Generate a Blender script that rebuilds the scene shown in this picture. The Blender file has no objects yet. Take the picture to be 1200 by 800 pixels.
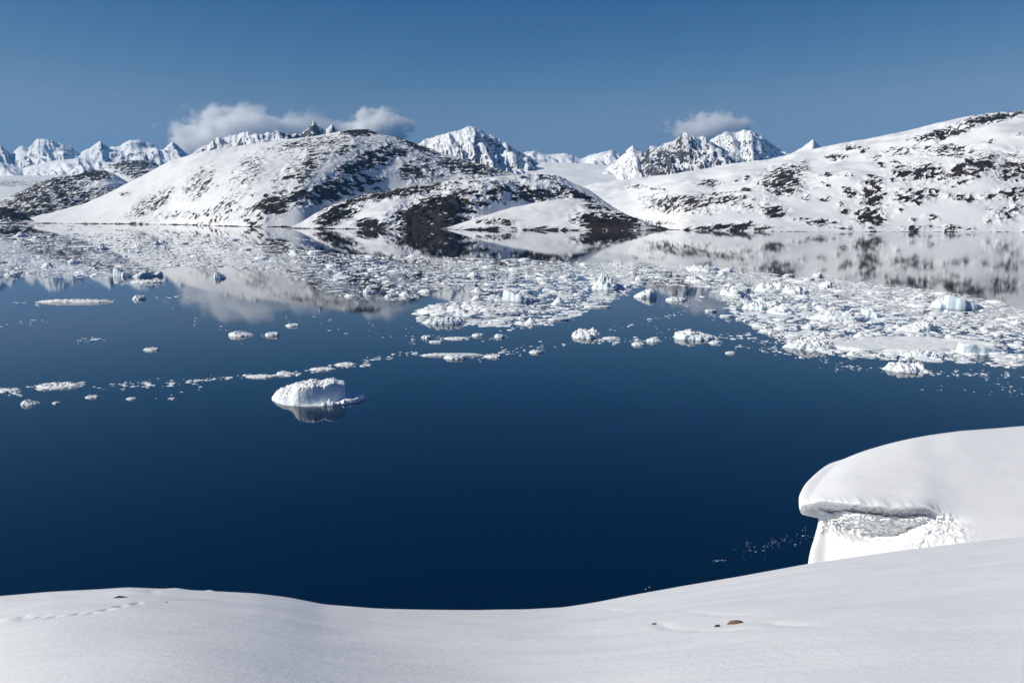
import bpy, math, random
import numpy as np

random.seed(7)
RNG = np.random.default_rng(11)
S = bpy.context.scene
COL = S.collection

# ------------------------------------------------------------------ camera
F = 1000.0                       # focal length in pixels of the 1200 px wide photograph
CZ = 60.0                        # eye height above the water
PITCH = math.atan((400 - 250) / F)
cam = bpy.data.cameras.new('camera')
cam.sensor_width = 36.0
cam.lens = 36.0 * F / 1200.0
cam.clip_start = 0.3
cam.clip_end = 200000.0
co = bpy.data.objects.new('camera', cam)
COL.objects.link(co)
co.location = (0, 0, CZ)
co.rotation_euler = (math.radians(90) - PITCH, 0, 0)
S.camera = co

# ------------------------------------------------------------------ world, sun, exposure
SUN = np.array((-0.80, -0.12, 0.54)); SUN /= np.linalg.norm(SUN)
w = bpy.data.worlds.new('World'); S.world = w; w.use_nodes = True
nt = w.node_tree; nt.nodes.clear()
sky = nt.nodes.new('ShaderNodeTexSky'); sky.sky_type = 'NISHITA'; sky.sun_disc = False
sky.sun_elevation = math.asin(SUN[2])
sky.sun_rotation = math.atan2(SUN[0], SUN[1])
sky.altitude = 300; sky.air_density = 1.0; sky.dust_density = 0.05; sky.ozone_density = 4.0
bg = nt.nodes.new('ShaderNodeBackground'); bg.inputs[1].default_value = 0.068
wo = nt.nodes.new('ShaderNodeOutputWorld')
# one colour grade over the whole sky (clear, dry arctic air, deep blue overhead)
sc_ = nt.nodes.new('ShaderNodeSeparateColor'); cc_ = nt.nodes.new('ShaderNodeCombineColor')
nt.links.new(sky.outputs[0], sc_.inputs[0])
for ch, (x0, y0, g) in enumerate([(2.25, 1.25, 2.6), (4.1, 3.1, 1.7), (6.5, 5.5, 1.1)]):
    a_ = nt.nodes.new('ShaderNodeMath'); a_.operation = 'DIVIDE'; a_.inputs[1].default_value = x0
    b_ = nt.nodes.new('ShaderNodeMath'); b_.operation = 'POWER'; b_.inputs[1].default_value = g
    c_ = nt.nodes.new('ShaderNodeMath'); c_.operation = 'MULTIPLY'; c_.inputs[1].default_value = y0
    nt.links.new(sc_.outputs[ch], a_.inputs[0]); nt.links.new(a_.outputs[0], b_.inputs[0]); nt.links.new(b_.outputs[0], c_.inputs[0]); nt.links.new(c_.outputs[0], cc_.inputs[ch])
g_ = nt.nodes.new('ShaderNodeMath'); g_.operation = 'MULTIPLY'; g_.inputs[1].default_value = 0.66
r_ = nt.nodes.new('ShaderNodeMath'); r_.operation = 'SMOOTH_MIN'; r_.inputs[2].default_value = 0.9
h_ = nt.nodes.new('ShaderNodeMath'); h_.operation = 'MULTIPLY'; h_.inputs[1].default_value = 0.66
k_ = nt.nodes.new('ShaderNodeMath'); k_.operation = 'SMOOTH_MIN'; k_.inputs[2].default_value = 0.9
nt.links.new(cc_.inputs[2].links[0].from_socket, h_.inputs[0]); nt.links.new(cc_.inputs[1].links[0].from_socket, k_.inputs[0])
nt.links.new(h_.outputs[0], k_.inputs[1]); nt.links.new(k_.outputs[0], cc_.inputs[1])
nt.links.new(cc_.inputs[1].links[0].from_socket, g_.inputs[0]); nt.links.new(cc_.inputs[0].links[0].from_socket, r_.inputs[0])
nt.links.new(g_.outputs[0], r_.inputs[1]); nt.links.new(r_.outputs[0], cc_.inputs[0])
nt.links.new(cc_.outputs[0], bg.inputs[0]); nt.links.new(bg.outputs[0], wo.inputs[0])
sl = bpy.data.lights.new('sun', 'SUN'); sl.energy = 4.55; sl.angle = math.radians(0.53)
sl.color = (1.0, 0.955, 0.84)
so = bpy.data.objects.new('sun', sl); COL.objects.link(so)
from mathutils import Vector
so.rotation_euler = Vector((-SUN[0], -SUN[1], -SUN[2])).to_track_quat('-Z', 'Y').to_euler()
so.location = (-100, -10, 200)
S.view_settings.view_transform = 'Standard'; S.view_settings.look = 'None'
S.view_settings.gamma = 1.0; S.view_settings.exposure = 0.0
S.cycles.use_denoising = True
S.cycles.volume_bounces = 24
S.cycles.max_bounces = 24
S.cycles.volume_step_rate = 1.0

# ------------------------------------------------------------------ projection helpers
sP, cP = math.sin(PITCH), math.cos(PITCH)
def ray(px, py):
    """pixel -> (X/Y, (Z-CZ)/Y)"""
    a = (np.asarray(px, float) - 600) / F; b = (400 - np.asarray(py, float)) / F
    dy = cP + b * sP; dz = -sP + b * cP
    return a / dy, dz / dy
def proj(X, Y, Z):
    dz = Z - CZ
    f = Y * cP - dz * sP; u = Y * sP + dz * cP
    return 600 + F * X / f, 400 - F * u / f
def on_water(px, py):
    t, e = ray(px, py)
    Y = -CZ / e
    return t * Y, Y

# ------------------------------------------------------------------ noise
_perm = np.random.default_rng(3).permutation(512)
_ang = np.random.default_rng(4).random(512) * 2 * np.pi
_gx, _gy = np.cos(_ang), np.sin(_ang)
def perlin(x, y, seed=0):
    x = x + seed * 17.31; y = y + seed * 9.77
    xi = np.floor(x).astype(np.int64); yi = np.floor(y).astype(np.int64)
    xf = x - xi; yf = y - yi
    u = xf * xf * xf * (xf * (xf * 6 - 15) + 10); v = yf * yf * yf * (yf * (yf * 6 - 15) + 10)
    def g(ix, iy, fx, fy):
        h = _perm[(_perm[ix & 511] + iy) & 511]
        return _gx[h] * fx + _gy[h] * fy
    a = g(xi, yi, xf, yf); b = g(xi + 1, yi, xf - 1, yf)
    c = g(xi, yi + 1, xf, yf - 1); d = g(xi + 1, yi + 1, xf - 1, yf - 1)
    return (a + u * (b - a)) * (1 - v) + (c + u * (d - c)) * v
def fbm(x, y, o=4, seed=0, gain=0.5):
    s = 0; a = 1.0; n = 0
    for k in range(o):
        s = s + a * perlin(x * 2 ** k, y * 2 ** k, seed + k * 3); n += a; a *= gain
    return s / n * 1.5
def ridged(x, y, o=4, seed=0, gain=0.55):
    s = 0; a = 1.0; n = 0
    for k in range(o):
        s = s + a * (1 - np.abs(perlin(x * 2 ** k, y * 2 ** k, seed + k * 5)) * 2.2); n += a; a *= gain
    return s / n
def sstep(a, b, x):
    t = np.clip((x - a) / (b - a), 0, 1); return t * t * (3 - 2 * t)

# ------------------------------------------------------------------ mesh helpers
def mesh_np(name, V, Fq, smooth=True):
    """V (n,3), Fq (m,k) faces all with k corners"""
    me = bpy.data.meshes.new(name)
    V = np.ascontiguousarray(V, dtype=np.float32); Fq = np.ascontiguousarray(Fq, dtype=np.int32)
    m, k = Fq.shape
    me.vertices.add(len(V)); me.vertices.foreach_set('co', V.ravel())
    me.loops.add(m * k); me.loops.foreach_set('vertex_index', Fq.ravel())
    me.polygons.add(m)
    me.polygons.foreach_set('loop_start', np.arange(0, m * k, k, dtype=np.int32))
    me.polygons.foreach_set('loop_total', np.full(m, k, dtype=np.int32))
    me.polygons.foreach_set('use_smooth', np.full(m, smooth, dtype=bool))
    me.update(calc_edges=True)
    return me
def grid_faces(nr, nc, flip=False):
    i = np.arange(nr - 1)[:, None] * nc + np.arange(nc - 1)[None, :]
    q = np.stack([i, i + 1, i + nc + 1, i + nc], -1).reshape(-1, 4)
    return q[:, ::-1] if flip else q
def attr(me, name, vals):
    a = me.attributes.new(name, 'FLOAT', 'POINT')
    a.data.foreach_set('value', np.ascontiguousarray(vals, dtype=np.float32).ravel())
def link(name, me, mat=None, loc=(0, 0, 0)):
    o = bpy.data.objects.new(name, me); COL.objects.link(o); o.location = loc
    if mat: me.materials.append(mat)
    return o
def structure(o, label=None):
    o['kind'] = 'structure'
    if label: o['label'] = label
    return o
def tag(o, label, cat, group=None, kind=None):
    o['label'] = label; o['category'] = cat
    if group: o['group'] = group
    if kind: o['kind'] = kind
    return o

# ------------------------------------------------------------------ materials
def new_mat(name):
    m = bpy.data.materials.new(name); m.use_nodes = True
    t = m.node_tree; t.nodes.clear()
    out = t.nodes.new('ShaderNodeOutputMaterial')
    return m, t, out
def N(t, typ, **kw):
    n = t.nodes.new(typ)
    for k, v in kw.items(): setattr(n, k, v)
    return n
def noise(t, vec, scale, detail=4, rough=0.55, dist=0.0):
    n = N(t, 'ShaderNodeTexNoise'); n.inputs['Scale'].default_value = scale
    n.inputs['Detail'].default_value = detail; n.inputs['Roughness'].default_value = rough
    n.inputs['Distortion'].default_value = dist
    t.links.new(vec, n.inputs['Vector']); return n.outputs['Fac']
def math_(t, op, a, b=None, c=None, clamp=False):
    n = N(t, 'ShaderNodeMath', operation=op); n.use_clamp = clamp
    for i, v in enumerate((a, b, c)):
        if v is None: continue
        if hasattr(v, 'is_output'): t.links.new(v, n.inputs[i])
        else: n.inputs[i].default_value = v
    return n.outputs[0]
def maprange(t, v, a, b, c=0.0, d=1.0, smooth=False):
    n = N(t, 'ShaderNodeMapRange'); n.clamp = True
    if smooth: n.interpolation_type = 'SMOOTHSTEP'
    t.links.new(v, n.inputs[0])
    for i, x in enumerate((a, b, c, d)): n.inputs[i + 1].default_value = x
    return n.outputs[0]
def mixc(t, f, a, b):
    n = N(t, 'ShaderNodeMix', data_type='RGBA')
    if hasattr(f, 'is_output'): t.links.new(f, n.inputs[0])
    else: n.inputs[0].default_value = f
    for i, v in ((6, a), (7, b)):
        if hasattr(v, 'is_output'): t.links.new(v, n.inputs[i])
        else: n.inputs[i].default_value = (*v, 1)
    return n.outputs[2]
def bump(t, h, dist, strength=1.0, nrm=None):
    n = N(t, 'ShaderNodeBump'); n.inputs['Strength'].default_value = strength
    n.inputs['Distance'].default_value = dist
    t.links.new(h, n.inputs['Height'])
    if nrm: t.links.new(nrm, n.inputs['Normal'])
    return n.outputs[0]
def scalev(t, vec, s):
    n = N(t, 'ShaderNodeVectorMath', operation='MULTIPLY'); t.links.new(vec, n.inputs[0])
    n.inputs[1].default_value = s; return n.outputs[0]
def princ(t, out, col, rough=0.7, nrm=None, spec=0.3):
    p = N(t, 'ShaderNodeBsdfPrincipled')
    if hasattr(col, 'is_output'): t.links.new(col, p.inputs['Base Color'])
    else: p.inputs['Base Color'].default_value = (*col, 1)
    if hasattr(rough, 'is_output'): t.links.new(rough, p.inputs['Roughness'])
    else: p.inputs['Roughness'].default_value = rough
    p.inputs['Specular IOR Level'].default_value = spec
    if nrm: t.links.new(nrm, p.inputs['Normal'])
    t.links.new(p.outputs[0], out.inputs[0]); return p

def snow_rock(name, cell, rock_a=(0.022, 0.017, 0.014), rock_b=(0.10, 0.07, 0.05), gain=1.0, snow=(0.86, 0.87, 0.88)):
    """snow with rock showing where the 'rock' attribute is high; cell = size in m of one outcrop"""
    m, t, out = new_mat(name)
    tc = N(t, 'ShaderNodeTexCoord').outputs['Object']
    at = N(t, 'ShaderNodeAttribute', attribute_name='rock').outputs['Fac']
    vr = N(t, 'ShaderNodeVectorRotate'); vr.rotation_type = 'Z_AXIS'; vr.inputs['Angle'].default_value = math.radians(-52)
    t.links.new(tc, vr.inputs['Vector'])
    n1 = noise(t, scalev(t, vr.outputs[0], (0.38, 1.0, 1.3)), 1 / cell, 5, 0.6, 0.6)
    n2 = noise(t, tc, 1 / (cell * 3.2), 3, 0.5)
    nn = math_(t, 'ADD', math_(t, 'MULTIPLY', n1, 0.72), math_(t, 'MULTIPLY', n2, 0.28))
    v = math_(t, 'ADD', math_(t, 'MULTIPLY', math_(t, 'SUBTRACT', nn, 0.5), 2.7 * gain), at)
    mask = maprange(t, v, 0.475, 0.525)
    n3 = noise(t, tc, 1 / (cell * 0.4), 4, 0.6)
    n4 = noise(t, tc, 1 / (cell * 6), 2, 0.5)
    rc = mixc(t, maprange(t, math_(t, 'MULTIPLY', n3, n4), 0.18, 0.36), rock_a, rock_b)
    sc = mixc(t, maprange(t, n2, 0.3, 0.7), snow, tuple(c * 0.93 for c in snow))
    col = mixc(t, mask, sc, rc)
    h = math_(t, 'ADD', math_(t, 'MULTIPLY', n3, maprange(t, v, 0.2, 0.7, 0.08, 1.0)), math_(t, 'MULTIPLY', mask, 0.35))
    princ(t, out, col, maprange(t, mask, 0, 1, 0.65, 0.85), bump(t, h, cell * 0.22), 0.25)
    return m

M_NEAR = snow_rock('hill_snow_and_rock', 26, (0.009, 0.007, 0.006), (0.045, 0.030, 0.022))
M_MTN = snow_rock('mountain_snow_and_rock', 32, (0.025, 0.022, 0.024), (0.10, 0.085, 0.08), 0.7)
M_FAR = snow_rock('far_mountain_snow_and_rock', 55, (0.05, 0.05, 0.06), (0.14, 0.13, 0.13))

def make_water():
    m, t, out = new_mat('fjord_water')
    tc = N(t, 'ShaderNodeTexCoord').outputs['Object']
    sep = N(t, 'ShaderNodeSeparateXYZ'); t.links.new(tc, sep.inputs[0])
    wind = noise(t, scalev(t, tc, (1, 0.6, 1)), 1 / 700, 3, 0.5)
    side = maprange(t, sep.outputs[0], -100, 800, 0.0, 0.045)      # a light breeze on the right-hand side
    r = math_(t, 'ADD', side, maprange(t, wind, 0.35, 0.7, 0.002, 0.012))
    n1 = noise(t, scalev(t, tc, (1, 1.6, 1)), 1 / 5.0, 4, 0.6)
    n2 = noise(t, tc, 1 / 0.7, 3, 0.5)
    h = math_(t, 'ADD', math_(t, 'MULTIPLY', n1, 1.0), math_(t, 'MULTIPLY', n2, 0.12))
    p = princ(t, out, (0.0002, 0.012, 0.034), r, bump(t, h, 0.009, 0.6), 0.5)
    p.inputs['IOR'].default_value = 1.38
    p.inputs['Specular Tint'].default_value = (0.86, 0.96, 1.0, 1)
    return m
M_WATER = make_water()

def make_ice(name, cell, white=(0.87, 0.89, 0.90), blue=(0.70, 0.82, 0.90), relief=0.05):
    m, t, out = new_mat(name)
    geo = N(t, 'ShaderNodeNewGeometry')
    tc = geo.outputs['Position']
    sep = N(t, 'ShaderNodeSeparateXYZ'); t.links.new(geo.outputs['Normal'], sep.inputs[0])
    n1 = noise(t, tc, 1 / cell, 4, 0.6)
    n2 = noise(t, tc, 1 / (cell * 0.25), 4, 0.6)
    # bare glacier ice shows on steep faces, packed snow on the flatter ones
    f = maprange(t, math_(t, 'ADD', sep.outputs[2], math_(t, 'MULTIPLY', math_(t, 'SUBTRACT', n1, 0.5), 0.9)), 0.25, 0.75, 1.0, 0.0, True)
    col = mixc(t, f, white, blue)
    h = math_(t, 'ADD', math_(t, 'MULTIPLY', n1, 1.0), math_(t, 'MULTIPLY', n2, 0.5))
    princ(t, out, col, maprange(t, f, 0, 1, 0.7, 0.35), bump(t, h, relief * cell, 0.8), 0.4)
    return m
M_BERG = make_ice('glacier_ice', 1.2, relief=0.25)
M_BRASH = make_ice('brash_ice', 3.0, white=(0.90, 0.91, 0.92), blue=(0.74, 0.84, 0.90), relief=0.1)
M_SLUSH = make_ice('slush_ice', 6.0, white=(0.80, 0.84, 0.88), blue=(0.66, 0.78, 0.86), relief=0.02)

def make_near_snow(name, wind_amp=1.0):
    m, t, out = new_mat(name)
    tc = N(t, 'ShaderNodeTexCoord').outputs['Object']
    rot = N(t, 'ShaderNodeVectorRotate'); rot.rotation_type = 'Z_AXIS'; rot.inputs['Angle'].default_value = math.radians(14)
    t.links.new(tc, rot.inputs['Vector'])
    a = noise(t, scalev(t, rot.outputs[0], (0.22, 1.3, 1)), 0.9, 5, 0.6, 0.4)
    b = noise(t, tc, 9.0, 5, 0.65)
    c = noise(t, tc, 45.0, 3, 0.6)
    h = math_(t, 'ADD', math_(t, 'MULTIPLY', a, 0.036 * wind_amp), math_(t, 'ADD', math_(t, 'MULTIPLY', b, 0.012), math_(t, 'MULTIPLY', c, 0.0035)))
    col = mixc(t, maprange(t, a, 0.3, 0.7), (0.84, 0.85, 0.86), (0.88, 0.885, 0.89))
    p = princ(t, out, col, 0.6, bump(t, h, 1.0, 0.8), 0.35)
    return m
M_SNOW = make_near_snow('wind_packed_snow')
M_CORNICE = make_near_snow('cornice_snow', 0.9)

# ------------------------------------------------------------------ water
Wm = mesh_np('water', [(-40000, -3000, 0), (40000, -3000, 0), (40000, 25500, 0), (-40000, 25500, 0)], [(0, 1, 2, 3)], False)
structure(link('water', Wm, M_WATER))

# ------------------------------------------------------------------ hills and mountains
def hill(name, ridge, shore, mat, rows, patches=(), back=1.5, prof=1.0, relief=(30, 500), crag=14, step=1.0,
         sil=0.8, silw=18, base_rock=-0.30, jag=0.0, jagw=600, shore_rock=False, seed=1, rib=0.0, slope_rock=0.0, z0=-8, label=None, power=1.6):
    r = np.array(ridge, float)
    sh = np.array(shore, float)
    pxs = np.arange(r[0, 0], r[-1, 0] + step * 0.5, step)
    k = np.array([.25, .5, .25])
    py = np.interp(pxs, r[:, 0], r[:, 1])
    Yr = np.interp(pxs, r[:, 0], r[:, 2])
    for _ in range(int(4 / step) if jag == 0 else 1):      # round off the polyline corners
        py = np.convolve(np.pad(py, 1, 'edge'), k, 'valid')
    for _ in range(40):
        Yr = np.convolve(np.pad(Yr, 1, 'edge'), k, 'valid')
    py = py - sil * fbm(pxs / silw, pxs * 0 + seed, 4, seed, 0.6) * (2.2 if jag else 1.2)
    t, e = ray(pxs, py)
    Ys = np.interp(pxs, sh[:, 0], sh[:, 1])
    for _ in range(90):
        Ys = np.convolve(np.pad(Ys, 1, 'edge'), k, 'valid')
    Yn = 0.005 * fbm(pxs / 25, pxs * 0, 3, seed + 9)
    nf = rows; nb = max(12, rows // 5)
    s = np.concatenate([np.linspace(0, 1, nf), 1 + np.linspace(0, 1, nb + 1)[1:] * (back - 1)])
    Sg, T = np.meshgrid(s, t, indexing='ij')
    Y = Ys[None] + (Yr - Ys)[None] * Sg
    Y = Y * (1 + Yn[None] * np.clip(1 - Sg * 9, 0, 1) ** 2)
    Zr = CZ + e * Yr
    Zb = Zr.copy()
    for _ in range(400 if not jag else int(20 / step)):
        Zb = np.convolve(np.pad(Zb, 1, 'edge'), k, 'valid')
    X = T * Y
    front = np.clip(Sg, 0, 1)
    P = np.where(Sg <= 1, (1 - (1 - front) ** power) ** prof, 1 - ((Sg - 1) / (back - 1)) ** 1.6 * 1.05)
    env = np.clip(front * 5, 0, 1) * np.where(Sg <= 1, 1, np.clip(1 - (Sg - 1) / (back - 1), 0, 1) * 0.7 + 0.3)
    mid = np.clip(4 * front * (1.12 - front), 0, 1)
    rscale = np.clip(Zr / (np.max(Zr) * 0.5), 0.1, 1)[None]
    if jag:
        # spurs wander sideways as they come down from the crest
        pp = pxs[None] + (1 - front) * (30 * fbm(pxs[None] / 38 + seed, front * 1.6, 3, seed + 5) + 12 * fbm(pxs[None] / 12, front * 4, 2, seed + 6))
        Zw = np.interp(pp.ravel(), pxs, Zb).reshape(pp.shape)
        ex = np.exp(0.55 * fbm(pxs[None] / 16 + front * 1.5, front * 2.5, 3, seed + 8))
        P = np.where(Sg <= 1, np.clip(P, 0, 1) ** ex, P)
        Z = Zw * P + z0 * (1 - P)
    else:
        Z = Zb[None] * P + z0 * (1 - P)
    wl = relief[1]
    Z = Z + relief[0] * rscale * mid * fbm(X / wl, Y / (wl * 1.3), 4, seed + 20)
    if rib:
        wob = 0.35 * fbm(X / (jagw * 1.5), Y / (jagw * 1.5), 3, seed + 40)
        Z = Z + rib * rscale * mid * ridged(X / jagw + wob, Y / (jagw * 3.0), 4, seed + 30)
    if jag:
        wx = 0.25 * fbm(X / jagw, Y / jagw, 2, seed + 55)
        Z = Z + jag * rscale * env * (1 - 0.7 * sstep(0.9, 1.0, Sg) * (Sg <= 1.001)) * (ridged(X / jagw + wx, Y / (0.9 * jagw) + wx, 6, seed + 50, 0.48) - 0.6)
    # keep the skyline where the photograph has it
    for _ in range(3):
        el = ((Z - CZ) / Y).max(0)
        want = e
        fac = (want * Yr + CZ) / np.maximum(el * Yr + CZ, 5)
        fac = np.clip(fac, 0.4, 2.5)
        fs = fac.copy()
        for _k in range(300 if not jag else 60):
            fs = np.convolve(np.pad(fs, 1, 'edge'), k, 'valid')
        wgt = sstep(0.55, 0.95, Sg) if not jag else sstep(0.6, 1.0, Sg)
        Z = np.where(Z > 0, Z * (fs[None] + (fac - fs)[None] * wgt), Z)
    # rock: painted regions of outcrops
    gx, gy = proj(X, Y, Z)
    R = np.full(X.shape, base_rock)
    for (cx, cy, rx, ry, an, wt) in patches:
        c, s_ = math.cos(math.radians(an)), math.sin(math.radians(an))
        dx = gx - cx; dy = gy - cy
        u = (dx * c + dy * s_) / rx; v = (-dx * s_ + dy * c) / ry
        d = u * u + v * v
        R = np.maximum(R, base_rock + (0.25 + wt * 0.38 - base_rock) * np.exp(-0.5 * (d * 0.62) ** 1.5))
    if slope_rock:
        dZy = np.gradient(Z, axis=0) / np.maximum(np.gradient(Y, axis=0), 1)
        dZx = np.gradient(Z, axis=1) / np.maximum(np.gradient(X, axis=1), 1)
        sl_ = np.sqrt(dZy ** 2 + dZx ** 2)
        R = np.maximum(R, -0.5 + slope_rock * sstep(0.55, 1.25, sl_) * 1.1)
    if shore_rock:
        sr_ = float(shore_rock)
        band = 1 - sstep(1.0, 5.0 + 2 * sr_, Z + 7.0 * fbm(X / 90, Y / 90, 4, seed + 70) + 3 * (1 - sr_))
        R = np.maximum(R, np.where(band > 0, -0.4 + 1.1 * band, -1))
    rough = sstep(-0.15, 0.55, R)
    cr = ridged(X / 70, Y / 95, 4, seed + 80, 0.6) - 0.55
    Z = Z + crag * rough * cr * np.clip(Z / 30, 0, 1) * 1.8 * (1 - 0.6 * sstep(0.85, 1.0, Sg))
    V = np.stack([X, Y, Z], -1).reshape(-1, 3)
    me = mesh_np(name, V, grid_faces(len(s), len(t)))
    attr(me, 'rock', R)
    o = link(name, me, mat)
    structure(o, label)
    return o

def scatter(n, x0, x1, top, bottom, seed, wlo=.55, whi=1.0):
    g = np.random.default_rng(seed); out = []
    for _ in range(n):
        x = g.uniform(x0, x1); y = top(x) + 5 + (bottom - top(x) - 5) * g.random()
        if fbm(np.array([x / 45.]), np.array([y / 18.]), 2, seed)[0] < -.05: continue
        out.append((x, y, g.uniform(2.5, 9), g.uniform(1.2, 3.4), g.uniform(-25, 10), g.uniform(wlo, whi)))
    return out
# ---- near shore, centre
hill('hill', [(20, 259, 5450), (60, 249, 5600), (100, 238, 5800), (135, 222, 5950), (170, 204, 6050), (200, 188, 6050), (240, 177, 6100), (300, 168, 6000),
              (350, 162, 5900), (385, 157, 5850), (402, 153, 5850), (432, 152, 5800), (448, 158, 5700), (470, 163, 5800), (500, 173, 5850),
              (522, 181, 5850), (560, 192, 5850), (600, 203, 5850), (640, 212, 5850), (680, 228, 5800), (720, 250, 5700)],
     [(20, 5200), (60, 5150), (120, 4950), (200, 4600), (260, 4050), (300, 3800), (350, 3900), (400, 4300), (450, 4700), (720, 4950)], M_NEAR, 300,
     patches=[(425, 155, 24, 4, -3, 1.4), (365, 168, 45, 6, -8, .75), (488, 172, 28, 3.5, 22, 1.2), (430, 190, 42, 11, -25, 1.15), (455, 181, 30, 5, -8, 1.0),
              (392, 222, 45, 12, -16, 1.15), (322, 240, 24, 11, -28, 1.2), (345, 231, 32, 9, -22, 1.0), (365, 190, 38, 10, -25, .62), (352, 207, 15, 5, -10, .75),
              (490, 201, 22, 12, 0, .95), (545, 196, 48, 8, 10, 1.05), (235, 215, 24, 14, -45, .5), (178, 240, 30, 9, -32, .68), (292, 200, 24, 14, -45, .42),
              (262, 245, 28, 10, -45, .48), (292, 249, 14, 7, -30, .62), (230, 250, 60, 6, -5, .45), (145, 228, 6, 3, 0, .7), (400, 175, 60, 8, -5, .45),
              (460, 240, 60, 10, -10, .9), (330, 212, 14, 5, -20, .5)] + scatter(55, 250, 560, lambda x: np.interp(x, [250, 430, 560], [195, 160, 190]), 262, 9) + scatter(20, 90, 340, lambda x: 256, 265, 10),
     relief=(52, 600), crag=11, shore_rock=True, seed=2, prof=1.0, power=1.7, label='broad snow covered hill with dark rock bands behind the ice field')
# ---- spur in front of it
hill('headland', [(335, 269, 3520), (350, 262, 3650), (368, 251, 3850), (390, 241, 4000), (425, 230, 4200), (470, 220, 4350), (520, 214, 4450), (570, 208, 4500), (620, 204, 4650), (655, 208, 4700),
                  (690, 222, 4700), (715, 240, 4600), (740, 256, 4450), (765, 266, 4300)],
     [(335, 3400), (450, 3240), (530, 3280), (580, 3600), (620, 3980), (765, 4050)], M_NEAR, 230,
     patches=[(395, 251, 24, 9, -22, 1.3), (470, 226, 62, 5, -9, 1.15), (510, 248, 40, 14, -12, 1.6), (508, 262, 42, 9, 0, 1.5), (440, 264, 22, 6, 0, 1.3), (590, 223, 42, 6, 0, .75),
              (560, 240, 40, 6, -14, .8), (632, 228, 34, 7, -5, 1.2), (676, 228, 30, 4, 25, 1.2), (640, 208, 30, 4, 0, .7), (580, 215, 30, 4, 0, .5), (560, 262, 30, 6, 0, .8), (550, 228, 30, 6, 0, .7)],
     relief=(62, 420), crag=15, shore_rock=True, seed=7, back=1.35, power=1.9, label='low dark rocky headland in front of the broad hill')
# ---- lowest lobe, right end of the headland
hill('knoll', [(505, 271, 3300), (530, 265, 3350), (560, 255, 3500), (600, 243, 3700), (640, 235, 3850), (670, 234, 3880), (700, 239, 3800), (730, 250, 3650), (760, 262, 3400), (800, 272, 3100)],
     [(505, 3120), (600, 3080), (700, 2980), (800, 2900)], M_NEAR, 150,
     patches=[(715, 262, 34, 11, 8, 1.45), (700, 244, 16, 3, 10, .9), (742, 252, 22, 6, 28, 1.0), (775, 268, 24, 4, 5, .9), (582, 261, 20, 4, 0, .95), (600, 268, 60, 2.5, 0, .8), (660, 270, 40, 2, 0, .8)],
     relief=(18, 300), crag=11, shore_rock=True, seed=12, back=1.4, power=1.7, label='low white snow knoll with black rocks at its right tip')
# ---- right-hand hillside
hill('hillside', [(640, 236, 8200), (670, 222, 8200), (700, 214, 7800), (740, 209, 7400), (780, 205, 7000), (830, 197, 6800), (860, 191, 6600), (900, 187, 6400), (940, 177, 6200), (980, 169, 5900), (1020, 162, 5700),
                  (1060, 154, 5500), (1100, 144, 5300), (1130, 137, 5200), (1160, 133, 5100), (1200, 130, 5000), (1260, 128, 4900), (1380, 126, 4800), (1500, 140, 4800)],
     [(640, 5000), (740, 4300), (800, 3050), (900, 2830), (1200, 2760), (1500, 2600)], M_NEAR, 300,
     patches=[(745, 219, 10, 2.5, 0, .7), (772, 222, 10, 2, 0, .8), (832, 215, 13, 3.5, 0, .95), (792, 240, 38, 10, 5, .78), (800, 235, 22, 5, 0, .85), (845, 233, 28, 8, 0, .72),
              (855, 267, 40, 3.5, 0, 1.2), (918, 212, 24, 15, -10, 1.05), (908, 248, 14, 6, 0, .9), (980, 185, 12, 3.5, 0, .95), (1000, 174, 13, 3, 0, .8), (970, 206, 10, 3.5, 0, .75),
              (994, 206, 6, 3, 0, .6), (1105, 157, 34, 6, -14, 1.0), (1162, 139, 44, 5, -12, 1.05), (1110, 177, 28, 7, 0, .75), (1137, 198, 30, 11, -22, 1.05), (1078, 202, 30, 11, 0, .85),
              (1022, 228, 14, 15, 10, 1.1), (1020, 255, 16, 11, 0, 1.05), (1070, 230, 30, 8, -5, .85), (997, 227, 9, 5, 0, .75), (1187, 195, 22, 16, 0, .66), (1188, 228, 20, 7, 0, .7),
              (1140, 232, 30, 5, 0, .6), (1182, 250, 24, 8, -20, .7), (1092, 255, 8, 4, 0, .5), (1100, 266, 32, 2, 0, .75), (962, 261, 18, 4, 0, .85), (1050, 180, 30, 6, -10, .45),
              (880, 240, 20, 8, 0, .5), (760, 262, 40, 5, 0, .6)] + scatter(90, 850, 1210, lambda x: np.interp(x, [850, 940, 1060, 1200], [200, 180, 160, 134]), 266, 5) + scatter(24, 800, 1210, lambda x: 262, 269, 6),
     relief=(95, 700), crag=12, shore_rock=0.35, seed=21, back=1.4, power=1.5, label='long snow covered hillside with scattered black outcrops on the right')
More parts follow.
